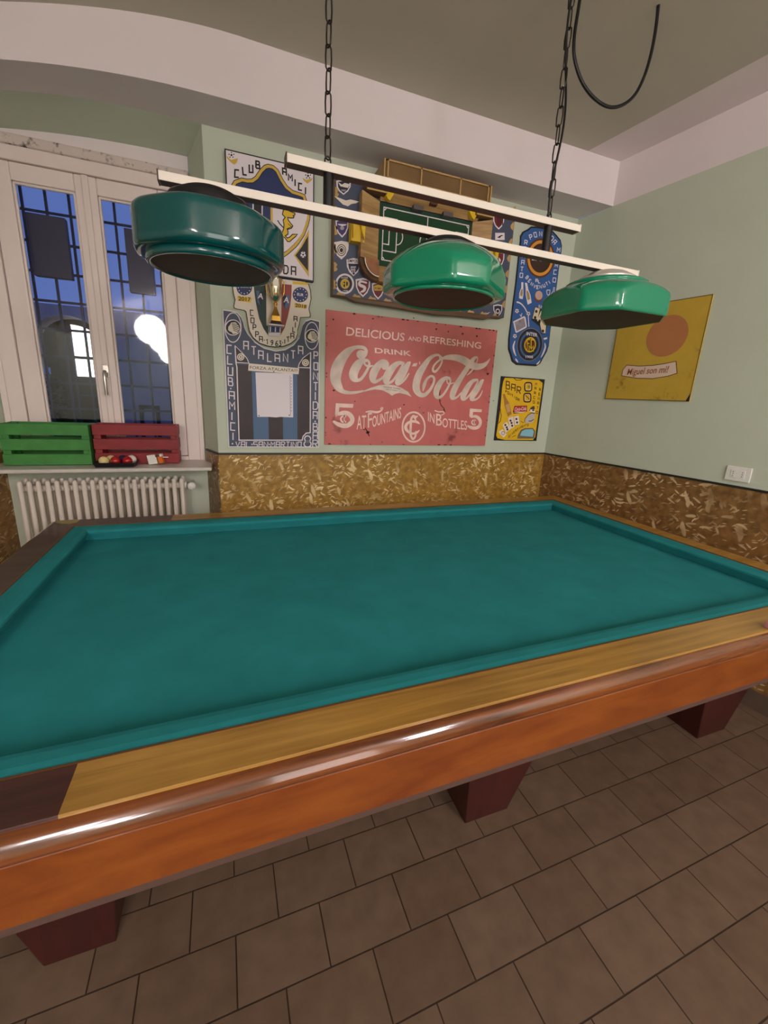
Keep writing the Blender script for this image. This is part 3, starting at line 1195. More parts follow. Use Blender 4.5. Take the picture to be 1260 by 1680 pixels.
# ------------------------------------------------------------------ wall socket on the right wall
so = empty('wall_socket', (wall_r(-1.29), -1.29, 1.213))
tag(so, 'white double wall socket above the panelling on the right wall', 'wall socket')
def rw(y, z, d): return (wall_r(y) - d * .99, y - d * .144, z)
def rwbox(mb, y0, y1, z0_, z1_, d0, d1, mi=0):
    mb.hexa([rw(y0, z0_, d0), rw(y0, z0_, d1), rw(y1, z0_, d1), rw(y1, z0_, d0), rw(y0, z1_, d0), rw(y0, z1_, d1), rw(y1, z1_, d1), rw(y1, z1_, d0)], mi)
b = MB()
rwbox(b, -1.347, -1.234, 1.213, 1.292, 0, .010)
b.build('socket_plate', M['white_plastic'], so, bevel=.003)
b = MB()
rwbox(b, -1.322, -1.259, 1.232, 1.273, .010, .0125)
b.build('socket_insert', M['white_plastic'], so, bevel=.001)
b = MB()
for y in (-1.270, -1.311):
    for dz in (-.011, 0, .011):
        c = rw(y, 1.2525 + dz, .0122)
        b.lathe([(.0024, 0), (.0024, .001), (.0001, .001)], (c[0], c[1], c[2]), 8, axis='X')
        rwbox(b, y - .002, y + .002, 1.2505 + dz, 1.2545 + dz, .0120, .0129)
b.build('socket_holes', M['black'], so)
# ------------------------------------------------------------------ sign painting helpers
GL = {  # single-stroke block letters in a unit box
 'A': [[(0, 0), (0, 1), (1, 1), (1, 0)], [(0, .48), (1, .48)]],
 'B': [[(0, 0), (0, 1), (.8, 1), (.9, .88), (.9, .62), (.78, .52), (0, .52)], [(.78, .52), (1, .42), (1, .1), (.88, 0), (0, 0)]],
 'C': [[(1, 1), (0, 1), (0, 0), (1, 0)]],
 'D': [[(0, 0), (0, 1), (.7, 1), (1, .78), (1, .22), (.7, 0), (0, 0)]],
 'E': [[(1, 1), (0, 1), (0, 0), (1, 0)], [(0, .5), (.8, .5)]],
 'F': [[(1, 1), (0, 1), (0, 0)], [(0, .5), (.8, .5)]],
 'I': [[(.5, 0), (.5, 1)]],
 'L': [[(0, 1), (0, 0), (1, 0)]],
 'M': [[(0, 0), (0, 1), (.5, .45), (1, 1), (1, 0)]],
 'N': [[(0, 0), (0, 1), (1, 0), (1, 1)]],
 'O': [[(0, 0), (0, 1), (1, 1), (1, 0), (0, 0)]],
 'P': [[(0, 0), (0, 1), (.8, 1), (1, .88), (1, .6), (.8, .48), (0, .48)]],
 'R': [[(0, 0), (0, 1), (.8, 1), (1, .88), (1, .6), (.8, .48), (0, .48)], [(.4, .48), (1, 0)]],
 'S': [[(1, 1), (0, 1), (0, .5), (1, .5), (1, 0), (0, 0)]],
 'T': [[(0, 1), (1, 1)], [(.5, 1), (.5, 0)]],
 'U': [[(0, 1), (0, 0), (1, 0), (1, 1)]],
 'V': [[(0, 1), (.5, 0), (1, 1)]],
 'Z': [[(0, 1), (1, 1), (0, 0), (1, 0)]],
 '1': [[(.1, .75), (.5, 1), (.5, 0)]],
 '3': [[(0, 1), (1, 1), (.4, .56), (.9, .5), (1, .2), (.8, 0), (.2, 0), (0, .12)]],
 '6': [[(.9, 1), (.3, .8), (0, .35), (.1, .05), (.5, 0), (.95, .1), (1, .35), (.6, .5), (.05, .35)]],
 '9': [[(.1, 0), (.7, .2), (1, .65), (.9, .95), (.5, 1), (.05, .9), (0, .65), (.4, .5), (.95, .65)]],
 '8': [[(.5, .52), (.1, .66), (.1, .88), (.35, 1), (.65, 1), (.9, .88), (.9, .66), (.5, .52), (0, .36), (0, .12), (.3, 0), (.7, 0), (1, .12), (1, .36), (.5, .52)]],
}
SP = {}
def pm(key, rgb, rough=.5, **k):
    if key not in SP:
        SP[key] = mat('paint_' + key, rgb, rough, **k)
    return SP[key]


def worn(name, base, stain, edge=.62, sc=9, rough=.45):
    m = mat(name, base, rough)
    nt = m.node_tree
    bs = nt.nodes['Principled BSDF']
    tc = nt.nodes.new('ShaderNodeTexCoord')
    n = nt.nodes.new('ShaderNodeTexNoise')
    n.inputs['Scale'].default_value = sc
    n.inputs['Detail'].default_value = 8
    n.inputs['Roughness'].default_value = .68
    r = nt.nodes.new('ShaderNodeValToRGB')
    r.color_ramp.elements[0].position = edge
    r.color_ramp.elements[1].position = edge + .09
    r.color_ramp.elements[0].color = (*lin(base), 1)
    r.color_ramp.elements[1].color = (*lin(stain), 1)
    e = r.color_ramp.elements.new(.36)
    e.color = (*[v * 1.12 for v in lin(base)], 1)
    nt.links.new(tc.outputs['Object'], n.inputs['Vector'])
    nt.links.new(n.outputs['Fac'], r.inputs['Fac'])
    nt.links.new(r.outputs['Color'], bs.inputs['Base Color'])
    return m


WHITE = pm('white', (236, 224, 228))
CREAM = pm('cream', (236, 222, 206))
BLACK = pm('black', (24, 20, 24))
YEL = pm('yellow', (232, 190, 28))
GOLDP = pm('old_gold', (214, 176, 70))
NAVY = pm('navy', (30, 48, 98))
DKBLUE = pm('dark_navy', (20, 26, 52))
SLATE = pm('slate', (70, 78, 100))
BLUE = pm('blue', (44, 92, 156))
SKY = pm('mid_blue', (74, 104, 140))
BROWNK = pm('brown_black', (52, 38, 40), noise=(8, .3))
REDB = pm('brick_red', (152, 62, 52))
DKGRN = pm('dark_green', (26, 56, 50))
MAROON = pm('maroon', (112, 24, 36))
PURP = pm('purple', (64, 48, 110))


class Sign:
    """paint lies in thin layers on a board; points come as zoomed-picture coordinates and land on the wall plane"""
    def __init__(self, plane='back', base=0.0):
        self.z = (0, 0, 1)
        self.plane, self.base = plane, base
        self.parts = {}

    def zoom(self, x0, y0, s):
        self.z = (x0, y0, s)
        return self

    def W(self, p):
        """zoom coordinates -> (across, up) metres on the wall"""
        u, v = self.z[0] + p[0] * self.z[2], self.z[1] + p[1] * self.z[2]
        if self.plane == 'back':
            q = on_y(u, v, -self.base)
            return Vector((q.x, q.z))
        d = px_ray(u, v)
        t = (WX * CAM.y - CAM.x) / (d.x - WX * d.y)
        q = CAM + d * t
        return Vector((-q.y / .9896, q.z))

    def V(self, p, d):
        d += self.base
        if self.plane == 'back':
            return Vector((p[0], -d, p[1]))
        y = -p[0] * .9896
        return Vector((WX * y - d * .9896, y - d * .1436, p[1]))

    def mb(self, part, m):
        if part not in self.parts:
            self.parts[part] = (MB(), [])
        b, ms = self.parts[part]
        if m not in ms:
            ms.append(m)
        return b, ms.index(m)

    def poly(self, part, m, pts, d, raw=False, back=None):
        q = pts if raw else [self.W(p) for p in pts]
        b, mi = self.mb(part, m)
        if back is not None:
            v = [self.V(p, d) for p in q]
            w = [self.V(p, back) for p in q]
            b.prism(v, w[0] - v[0], mi)
            return
        v = [self.V(p, d) for p in q]
        tri = tessellate_polygon([[Vector((p[0], p[1], 0)) for p in q]])
        fs = []
        for t in tri:
            n = (q[t[1]] - q[t[0]]).cross(q[t[2]] - q[t[0]])
            fs.append(tuple(t) if n > 0 else (t[0], t[2], t[1]))
        b.add(v, fs, mi)

    def line(self, part, m, pts, w, d, raw=False, closed=False):
        """ribbon; w in metres or a list"""
        q = [Vector(p) if raw else self.W(p) for p in pts]
        q = [p for i, p in enumerate(q) if i == 0 or (p - q[i - 1]).length > 1e-6]
        n = len(q)
        ws = w if isinstance(w, (list, tuple)) else [w] * n
        L, R = [], []
        for i in range(n):
            a = q[i - 1] if (i > 0 or closed) else q[i]
            c = q[(i + 1) % n] if (i < n - 1 or closed) else q[i]
            d1, d2 = (q[i] - a), (c - q[i])
            if d1.length < 1e-9: d1 = d2
            if d2.length < 1e-9: d2 = d1
            d1.normalize(); d2.normalize()
            n1, n2 = Vector((-d1.y, d1.x)), Vector((-d2.y, d2.x))
            t = n1 + n2
            if t.length < .3: t = n1.copy()
            t.normalize()
            k = min(1.6, 1 / max(.4, t.dot(n1))) * ws[i] / 2
            L.append(q[i] + t * k); R.append(q[i] - t * k)
        b, mi = self.mb(part, m)
        vs = [self.V(p, d) for p in L] + [self.V(p, d) for p in R]
        fs = [(n + i, n + (i + 1) % n, (i + 1) % n, i) for i in range(n if closed else n - 1)]
        b.add(vs, fs, mi)

    def curve(self, part, m, pts, d, k=.12, sub=5):
        """variable width script stroke: (x, y, width) in zoom units, Catmull-Rom smoothed; k = metres per zoom unit"""
        P = [Vector(p) for p in pts]
        out = []
        for i in range(len(P) - 1):
            p0, p1, p2, p3 = P[max(i - 1, 0)], P[i], P[i + 1], P[min(i + 2, len(P) - 1)]
            for t in frange(0, 1, sub)[:-1]:
                out.append(.5 * ((2 * p1) + (p2 - p0) * t + (2 * p0 - 5 * p1 + 4 * p2 - p3) * t * t + (3 * p1 - p0 - 3 * p2 + p3) * t ** 3))
        out.append(P[-1])
        q = [self.W((p.x, p.y)) for p in out]
        w = [max(.0005, p.z * k) / 2 for p in out]
        b, mi = self.mb(part, m)
        for i in range(len(q)):
            dd = d + i * 5e-6
            n = 14 if w[i] > .004 else 8
            b.add([self.V(q[i] + Vector((w[i] * math.cos(2 * PI * j / n), w[i] * math.sin(2 * PI * j / n))), dd) for j in range(n)], [tuple(range(n))], mi)
            if i + 1 < len(q):
                t = q[i + 1] - q[i]
                if t.length > 1e-7:
                    t = Vector((-t.y, t.x)).normalized()
                    b.add([self.V(p, dd + 2.5e-6) for p in (q[i] - t * w[i], q[i + 1] - t * w[i + 1], q[i + 1] + t * w[i + 1], q[i] + t * w[i])], [(0, 1, 2, 3)], mi)

    def ell(self, c, rx, ry=None, a0=0, a1=360, n=32):
        ry = ry or rx
        return [(c[0] + rx * math.cos(math.radians(a0 + (a1 - a0) * i / n)), c[1] - ry * math.sin(math.radians(a0 + (a1 - a0) * i / n))) for i in range(n + (1 if abs(a1 - a0) < 360 else 0))]

    def disc(self, part, m, c, rx, ry, d):
        self.poly(part, m, self.ell(c, rx, ry), d)

    def ring(self, part, m, c, rx, ry, w, d):
        self.line(part, m, self.ell(c, rx, ry), w, d, closed=True)

    def letter(self, part, m, ch, bl, br, tl, w, d):
        a, r, u = self.W(bl), self.W(br), self.W(tl)
        for st in GL.get(ch, []):
            self.line(part, m, [a + (r - a) * x + (u - a) * y for x, y in st], w, d, raw=True)

    def spaced(self, part, m, s, bl, br, tl, w, d, fill=.72):
        """string of stroke letters along a straight baseline"""
        a, r, u = self.W(bl), self.W(br), self.W(tl)
        wd = [.35 if c in '·I1 ' else 1 for c in s]
        tot = sum(wd)
        x = 0
        for c, k in zip(s, wd):
            o = a + (r - a) * ((x + k * (1 - fill) / 2) / tot)
            ex = (r - a) * (k * fill / tot)
            x += k
            if c == '·':
                p = o + ex * .5 + (u - a) * .5
                self.poly(part, m, [p + Vector(q) * w * .8 for q in ((-1, -1), (1, -1), (1, 1), (-1, 1))], d, raw=True)
                continue
            for st in GL.get(c, []):
                self.line(part, m, [o + ex * px_ + (u - a) * py_ for px_, py_ in st], w, d, raw=True)

    def print(self, part, m, s, bl, br, tl, d, bold=0.0, shear=0.0):
        """typeset string fitted between bl, br with cap height to tl"""
        a, r, u = self.W(bl), self.W(br), self.W(tl)
        cu = bpy.data.curves.new('t', 'FONT')
        cu.body = s
        cu.size = 1
        cu.offset = bold
        cu.shear = shear
        cu.resolution_u = 3
        ob = bpy.data.objects.new('t', cu)
        COL.objects.link(ob)
        me = bpy.data.meshes.new_from_object(ob.evaluated_get(bpy.context.evaluated_depsgraph_get()))
        bpy.data.objects.remove(ob)
        bpy.data.curves.remove(cu)
        vs = [v.co.copy() for v in me.vertices]
        fs = [tuple(p.vertices) for p in me.polygons]
        bpy.data.meshes.remove(me)
        x0, x1 = min(v.x for v in vs), max(v.x for v in vs)
        cap = .73
        q = [a + (r - a) * ((v.x - x0) / (x1 - x0)) + (u - a) * (v.y / cap) for v in vs]
        ff = []
        for f in fs:
            n = (q[f[1]] - q[f[0]]).cross(q[f[2]] - q[f[0]])
            ff.append(f if n > 0 else f[::-1])
        b, mi = self.mb(part, m)
        b.add([self.V(p, d) for p in q], ff, mi)

    def football(self, part, c, r, d, ry=None):
        ry = ry or r
        self.disc(part, WHITE, c, r, ry, d)
        self.disc(part, BLACK, c, r * .34, ry * .34, d + .0006)
        for k in range(5):
            a = math.radians(90 + 72 * k)
            self.disc(part, BLACK, (c[0] + r * .8 * math.cos(a), c[1] - ry * .8 * math.sin(a)), r * .2, ry * .2, d + .0006)

    def finish(self, name, label, cat, main, labels=None, group=None):
        b, ms = self.parts.pop(main)
        lo = Vector([min(v[i] for v in b.v) for i in range(3)])
        hi = Vector([max(v[i] for v in b.v) for i in range(3)])
        org = ((lo.x + hi.x) / 2, (lo.y + hi.y) / 2, lo.z)
        root = empty(name, org)
        tag(root, label, cat, group)
        b.build(main, ms, root)
        for part, (pb, pms) in self.parts.items():
            o = pb.build(part.split('#')[0], pms, root)
            if labels and part in labels:
                o['label'] = labels[part]
        return root


def rect(x0, x1, z0_, z1_): return [Vector((x0, z0_)), Vector((x1, z0_)), Vector((x1, z1_)), Vector((x0, z1_))]


# ------------------------------------------------------------------ large red tin advertising sign
S = Sign()
RED = worn('worn_red_enamel', (200, 104, 98), (136, 62, 60), .60, 5)
RUST = pm('rust', (74, 34, 24), .8)
S.poly('tin_plate', RED, rect(-1.826, -.587, 1.243, 2.066), .012, raw=True, back=.001)
rnd = random.Random(11)
def blot(x, z, r, el=1.0, d=.0128, m=RUST):
    n = 9
    S.poly('rust_marks', m, [Vector((x + r * el * rnd.uniform(.5, 1.2) * math.cos(2 * PI * k / n), z + r * rnd.uniform(.5, 1.2) * math.sin(2 * PI * k / n))) for k in range(n)], d, raw=True)
for _ in range(46):
    side = rnd.randrange(4)
    t = rnd.random()
    x, z = {0: (-1.826 + .006, 1.243 + t * .82), 1: (-.593, 1.243 + t * .82), 2: (-1.826 + t * 1.23, 1.248), 3: (-1.826 + t * 1.23, 2.061)}[side]
    blot(x, z, rnd.uniform(.003, .006), 1 if side < 2 else 2.2)
S.zoom(520, 500, .24603)
for x, y, r in ((790, 165, 14), (870, 180, 10), (965, 195, 14), (1060, 210, 16), (1130, 460, 20), (1115, 395, 12), (575, 665, 12), (680, 685, 8), (335, 850, 22), (310, 830, 10), (250, 645, 9), (110, 570, 14), (370, 95, 12), (430, 915, 9), (1170, 640, 8), (705, 720, 10), (105, 100, 12), (820, 640, 9), (840, 700, 10), (640, 90, 9)):
    p = S.W((x, y))
    blot(p.x, p.y, r * .0005, 1.3)
S.line('rust_marks', RUST, [(815, 560), (812, 640), (822, 670), (842, 690), (848, 715)], .006, .0128)
S.line('rust_marks', RUST, [(318, 820), (335, 850), (345, 875)], .007, .0128)
SL = pm('faded_cream_letters', (244, 208, 196), .45, noise=(14, .12))
SLG = pm('faded_metal_letters', (222, 200, 186), .4, noise=(10, .2))
L1, L2 = .0132, .0140
S.zoom(560, 530, .1905)
S.print('slogan_lettering#1', SL, 'DELICIOUS', (35, 107), (535, 157), (40, 33), L1, .012)
S.print('slogan_lettering#2', SL, 'AND', (568, 150), (678, 161), (571, 113), L1, .006)
S.print('slogan_lettering#3', SL, 'REFRESHING', (697, 166), (1192, 223), (700, 106), L1, .012)
S.zoom(540, 560, .11905)
S.print('slogan_lettering#4', SL, 'DRINK', (622, 160), (1122, 204), (618, 88), L1, .022)
K = .0006
cv = lambda pts: S.curve('script_logo', SLG, pts, L1, K)
cv([(395, 165, 30), (430, 185, 95), (480, 175, 60), (502, 130, 36), (470, 92, 36), (410, 82, 36), (330, 95, 44), (240, 155, 80), (150, 270, 110), (95, 400, 125), (82, 520, 115), (118, 620, 92), (175, 685, 50), (260, 708, 34), (360, 704, 28), (460, 684, 18)])
cv([(460, 262, 14), (500, 270, 30), (460, 262, 44), (390, 320, 90), (335, 420, 100), (330, 490, 92), (370, 535, 44), (430, 520, 32), (490, 440, 30), (532, 360, 28), (545, 300, 28), (512, 258, 24), (474, 278, 22), (490, 325, 22), (540, 348, 22), (588, 336, 16)])
cv([(735, 345, 30), (758, 350, 70), (795, 320, 38), (775, 282, 34), (715, 292, 60), (630, 390, 88), (592, 490, 84), (610, 555, 44), (680, 535, 28), (750, 480, 24), (810, 420, 18)])
cv([(1015, 305, 30), (950, 300, 44), (870, 360, 74), (800, 460, 92), (775, 540, 76), (805, 574, 34), (865, 545, 28), (935, 450, 26), (1005, 325, 24)])
cv([(1105, 292, 20), (1075, 320, 54), (1020, 420, 80), (955, 530, 80), (930, 575, 54), (965, 582, 30), (1030, 530, 24), (1088, 445, 14)])
S.poly('script_logo', SLG, [(1150, 308), (1206, 298), (1190, 346), (1130, 346)], L1)
S.poly('script_logo', SLG, [(1228, 284), (1240, 278), (1244, 320), (1234, 318)], L1)
S.poly('script_logo', SLG, [(460, 684), (560, 642), (680, 604), (800, 594), (900, 608), (1000, 648), (1080, 698), (1125, 766), (1050, 732), (960, 712), (900, 724), (855, 750), (810, 715), (720, 672), (620, 664), (540, 678), (478, 694)], L1 + .0003)
S.print('fine_print', RUST, 'TRADE MARK', (735, 636), (970, 664), (737, 618), L2)
S.print('fine_print', RUST, 'REGISTERED', (775, 668), (930, 686), (777, 654), L2)
S.zoom(670, 570, .11111)
K = .00056
cv([(455, 175, 20), (440, 120, 26), (380, 118, 32), (300, 168, 50), (230, 260, 72), (150, 390, 92), (108, 520, 100), (108, 620, 94), (160, 695, 62), (230, 698, 48), (310, 620, 38), (362, 520, 32), (365, 450, 32), (320, 425, 26), (258, 470, 32), (220, 560, 44), (205, 640, 16)])
cv([(440, 118, 16), (478, 150, 22), (482, 215, 22), (440, 300, 24), (385, 358, 30), (350, 340, 30), (360, 280, 24), (410, 218, 22), (485, 168, 26), (560, 150, 54), (680, 152, 74), (800, 190, 90), (900, 250, 92), (1000, 286, 80), (1090, 268, 62), (1150, 222, 36), (1190, 165, 8)])
cv([(605, 480, 24), (555, 445, 34), (475, 500, 66), (415, 600, 86), (398, 690, 74), (425, 738, 42), (490, 710, 32), (560, 610, 28), (607, 510, 26), (592, 450, 24), (555, 480, 18), (578, 538, 16), (660, 522, 12)])
cv([(1003, 205, 12), (1000, 150, 18), (950, 170, 46), (880, 270, 64), (780, 420, 68), (690, 570, 84), (640, 690, 84), (640, 745, 54), (700, 738, 26), (765, 670, 20)])
cv([(1003, 190, 12), (960, 290, 16), (900, 370, 20), (850, 410, 8)])
cv([(1005, 478, 24), (935, 498, 48), (865, 580, 76), (805, 690, 86), (790, 748, 64), (830, 758, 32), (890, 700, 24), (960, 600, 22), (1012, 500, 20)])
cv([(1092, 482, 20), (1065, 510, 54), (1015, 600, 74), (945, 700, 80), (920, 758, 56), (980, 768, 26), (1040, 718, 20), (1080, 636, 10)])
S.zoom(540, 655, .11111)
K = .00056
def five(cx, bar, bowl, c, cr, big):
    S.poly('price_numerals#%d' % c[0], SL, bar, L1)
    S.curve('price_numerals#%d' % c[0], SL, bowl, L1, K)
    S.line('price_numerals#%d' % c[0], SL, S.ell(c, cr, cr * .95, 50, 310, 16), .011, L2)
    S.line('price_numerals#%d' % c[0], SL, [(c[0] + cr * .05, c[1] - cr * 1.35), (c[0] + cr * .05, c[1] + cr * 1.4)], .007, L2)
five(0, [(92, 58), (352, 70), (342, 126), (142, 118), (136, 222), (95, 262), (80, 220)], [(120, 222, 30), (200, 200, 50), (280, 215, 54), (330, 275, 56), (325, 335, 54), (270, 382, 54), (200, 390, 52), (120, 365, 46), (65, 330, 30)], (212, 292), 48, 1)
S.print('price_lettering#1', SL, 'AT', (398, 440), (535, 432), (402, 230), L1, .004)
S.print('price_lettering#2', SL, 'F', (562, 418), (625, 402), (562, 190), L1, .01)
S.curve('price_lettering#3', SL, [(535, 186, 14), (600, 178, 24), (690, 190, 26), (750, 172, 18), (782, 132, 12), (765, 122, 10), (752, 142, 14)], L1, K)
S.print('price_lettering#4', SL, 'OUNTAINS', (628, 412), (1052, 272), (628, 246), L1, .012)
S.zoom(660, 655, .11111)
five(0, [(985, 135), (1160, 150), (1155, 190), (1030, 186), (1028, 240), (985, 270), (975, 240)], [(1010, 262, 24), (1060, 250, 36), (1115, 280, 44), (1140, 340, 46), (1115, 400, 46), (1060, 424, 44), (1000, 415, 40), (955, 392, 24)], (1047, 340), 36, 1)
S.print('price_lettering#5', SL, 'IN', (366, 318), (462, 356), (368, 176), L1, .01)
S.print('price_lettering#6', SL, 'B', (486, 382), (572, 390), (486, 200), L1, .01)
S.curve('price_lettering#7', SL, [(470, 166, 14), (520, 184, 16), (590, 184, 14), (604, 212, 12), (560, 236, 12)], L1, K)
S.print('price_lettering#8', SL, 'OTTLES', (578, 408), (942, 450), (580, 268), L1, .010)
S.ring('monogram', SL, (156, 408), 165, 218, .0125, L1)
S.curve('monogram', SL, [(245, 360, 12), (205, 335, 30), (140, 325, 30), (70, 350, 34), (38, 410, 44), (70, 470, 34), (140, 505, 28), (200, 490, 30), (240, 455, 10)], L1, K)
S.curve('monogram', SL, [(215, 245, 10), (180, 262, 34), (150, 245, 26), (120, 290, 30), (112, 400, 32), (112, 520, 30), (145, 585, 28), (182, 540, 28), (190, 470, 14)], L2, K)
S.curve('monogram', SL, [(150, 250, 20), (180, 290, 22), (185, 330, 12)], L2, K)
S.finish('advertising_sign', 'large worn red tin drink sign with cream script lettering on the back wall', 'sign', 'tin_plate')

# ------------------------------------------------------------------ white club panel with blue crest
S = Sign(base=.022)
S.poly('sign_board', BLACK, rect(-2.373, -1.907, 2.204, 2.771), .010, raw=True, back=-.021)
S.poly('sign_board', WHITE, rect(-2.367, -1.913, 2.211, 2.765), .0106, raw=True)
S.zoom(360, 240, .12698)
LW = .0075
for ch, bl, br, tl in (('C', (197, 412), (250, 416), (200, 318)), ('L', (305, 380), (352, 386), (295, 280)), ('U', (385, 350), (430, 353), (383, 250)), ('B', (470, 295), (518, 303), (470, 205)), ('A', (815, 380), (862, 392), (812, 295)), ('M', (888, 455), (937, 466), (887, 372)), ('I', (962, 524), (985, 528), (962, 438)), ('C', (1018, 574), (1062, 582), (1020, 490)), ('I', (1094, 630), (1118, 633), (1096, 540))):
    S.letter('club_lettering#%d' % (bl[0] > 700), BLACK, ch, bl, br, tl, LW, .012)
for poly_, c in (([(92, 140), (150, 190), (238, 170), (225, 225), (190, 252), (140, 215), (95, 165)], (155, 130)), ([(1070, 420), (1120, 450), (1200, 420), (1185, 455), (1130, 495), (1080, 450)], (1140, 395))):
    S.poly('football_emblem#%d' % c[0], GOLDP, poly_, .0116)
    S.football('football_emblem#%d' % c[0], c, 40, .0122)
# crest, symmetrical about the peak
ax = S.W((632, 300)).x
S.zoom(430, 320, .095238)
right_low = [S.W(p) for p in ((800, 330), (785, 430), (765, 520), (700, 685), (620, 810), (560, 885), (430, 1000), (350, 1055))]
S.zoom(360, 240, .12698)
top_l = [S.W(p) for p in ((205, 478), (290, 447), (360, 462), (425, 460), (480, 420), (540, 330), (590, 282), (632, 270))]
top_r = [S.W(p) for p in ((632, 270), (690, 285), (740, 330), (800, 450), (860, 540), (940, 605), (1020, 630), (1085, 655))]
mir = lambda p: Vector((2 * ax - p.x, p.y))
tip = Vector((ax, right_low[-1].y - .012))
outline = top_l[:-1] + top_r + right_low + [tip] + [mir(p) for p in reversed(right_low)]
S.poly('crest', NAVY, outline, .0114, raw=True)
S.line('crest', BLACK, outline, .021, .0118, raw=True, closed=True)
S.line('crest', GOLDP, outline, .0135, .0122, raw=True, closed=True)
S.zoom(430, 320, .095238)
inner = [S.W(p) for p in ((160, 205), (790, 330), (740, 520), (690, 660), (600, 790), (540, 860), (430, 960), (330, 1020), (165, 1040))]
S.poly('crest', WHITE, inner, .0120, raw=True)
S.line('crest', GOLDP, [(160, 190), (165, 1040)], .012, .0126)
S.zoom(350, 230, .16667)
S.poly('crest', BLACK, [(400, 590), (470, 600), (470, 990), (400, 960)], .0120)
S.line('crest', WHITE, [(390, 590), (390, 960)], .006, .0126)
S.line('crest', WHITE, [(479, 600), (479, 990)], .006, .0126)
S.zoom(430, 320, .095238)
beast = [(360, 275), (385, 258), (430, 260), (450, 285), (500, 305), (560, 330), (560, 355), (530, 372), (545, 385), (535, 410), (480, 412), (435, 402), (445, 445), (490, 505), (522, 545), (500, 585), (430, 608), (442, 640), (440, 690), (395, 715), (430, 755), (470, 738), (520, 690), (602, 688), (575, 725), (520, 770), (470, 815), (430, 812), (385, 745), (335, 720), (335, 680), (368, 590), (372, 520), (357, 450), (392, 398), (345, 350)]
S.poly('heraldic_beast', YEL, beast, .0128)
S.line('heraldic_beast', BLACK, beast, .0052, .0134, closed=True)
S.line('heraldic_beast', BLACK, [(368, 580), (300, 510), (262, 450)], .006, .0130)
S.line('heraldic_beast', BLACK, [(415, 600), (500, 560), (440, 510)], .0035, .0134)
S.poly('corner_triangle', GOLDP, [(800, 600), (800, 1420), (540, 1045), (650, 900)], .0114)
S.poly('corner_triangle', BLACK, [(785, 715), (785, 1320), (568, 1050), (680, 900)], .0120)
S.football('corner_triangle', (700, 1037), 46, .0126, 54)
for ch, bl, br, tl in (('D', (368, 1360), (440, 1368), (372, 1222)), ('A', (500, 1385), (572, 1394), (500, 1242)), ('I', (255, 1348), (285, 1350), (258, 1208))):
    S.letter('club_lettering#2', BLACK, ch, bl, br, tl, LW, .0124)
for i, ch in enumerate('PONT'):
    x = -205 + i * 118
    S.letter('club_lettering#2', BLACK, ch, (x, 1292 + i * 14), (x + 70, 1300 + i * 14), (x + 2, 1155 + i * 14), LW, .0124)
S.finish('club_sign', 'white painted club panel with a blue and gold crest, behind the left lamp shade', 'sign', 'sign_board')

# ------------------------------------------------------------------ shield panel with the tricolour and the trophy
S = Sign(base=.004)
S.zoom(375, 455, .11905)
out = [(45, -10), (48, 120), (62, 230), (84, 310), (66, 400), (72, 425), (100, 436), (212, 456), (238, 480), (255, 580), (268, 670), (285, 750), (335, 840), (425, 915), (540, 955), (640, 968), (760, 958), (860, 918), (925, 862), (950, 790), (948, 740), (975, 650), (990, 556), (1122, 552), (1128, 520), (1108, 440), (1138, 300), (1132, 190), (1105, 100), (1060, 60), (400, -20)]
S.poly('sign_board', BLACK, out, .010, back=-.003)
cx_ = sum(p[0] for p in out) / len(out)
def shrink(pts, k, c): return [(c[0] + (x - c[0]) * k, c[1] + (y - c[1]) * k) for x, y in pts]
S.poly('sign_board', CREAM, shrink(out, .978, (600, 420)), .0108)
S.poly('tricolour', DKGRN, [(342, 60), (515, 60), (520, 660), (545, 690), (540, 800), (480, 710), (420, 570), (375, 360), (352, 200)], .0114)
S.poly('tricolour', REDB, [(730, 98), (866, 110), (862, 260), (845, 400), (810, 560), (770, 700), (710, 806), (722, 650)], .0114)
S.poly('club_badge', SKY, [(378, 190), (425, 195), (410, 300), (438, 400), (395, 345)], .0120)
S.poly('club_badge', DKBLUE, [(425, 195), (470, 205), (475, 290), (438, 400), (410, 300)], .0120)
S.poly('club_badge#2', DKBLUE, [(745, 270), (785, 245), (795, 330), (770, 400), (785, 452), (752, 390)], .0120)
S.poly('club_badge#2', SKY, [(785, 245), (835, 262), (832, 380), (785, 452), (770, 400), (795, 330)], .0120)
S.print('club_badge', WHITE, 'A', (398, 292), (474, 308), (408, 215), .0126, .02)
S.print('club_badge#2', WHITE, 'A', (755, 345), (828, 360), (762, 268), .0126, .02)
for c, bl, br, tl in (((216, 150), (165, 146), (272, 152), (168, 105)), ((985, 245), (940, 256), (1028, 268), (942, 218))):
    S.disc('star_badge#%d' % c[0], NAVY, c, 106, 104, .0116)
    for k in range(12):
        a = 2 * PI * k / 12
        S.disc('star_badge#%d' % c[0], WHITE, (c[0] + 82 * math.cos(a), c[1] + 82 * math.sin(a)), 7, 8, .0122)
    S.print('star_badge#%d' % c[0], WHITE, 'EUR', bl, br, tl, .0122, .02)
S.poly('year_plate#1', YEL, [(118, 262), (322, 288), (300, 352), (130, 332)], .0116)
S.print('year_plate#1', BLACK, '2017', (135, 322), (302, 338), (136, 266), .0122, .02)
S.poly('year_plate', YEL, [(908, 358), (1075, 385), (1062, 440), (905, 418)], .0116)
S.print('year_plate', BLACK, '2018', (915, 412), (1068, 432), (918, 362), .0122, .02)
S.poly('yellow_patch', YEL, [(880, 62), (1092, 80), (1092, 112), (880, 98)], .0114)
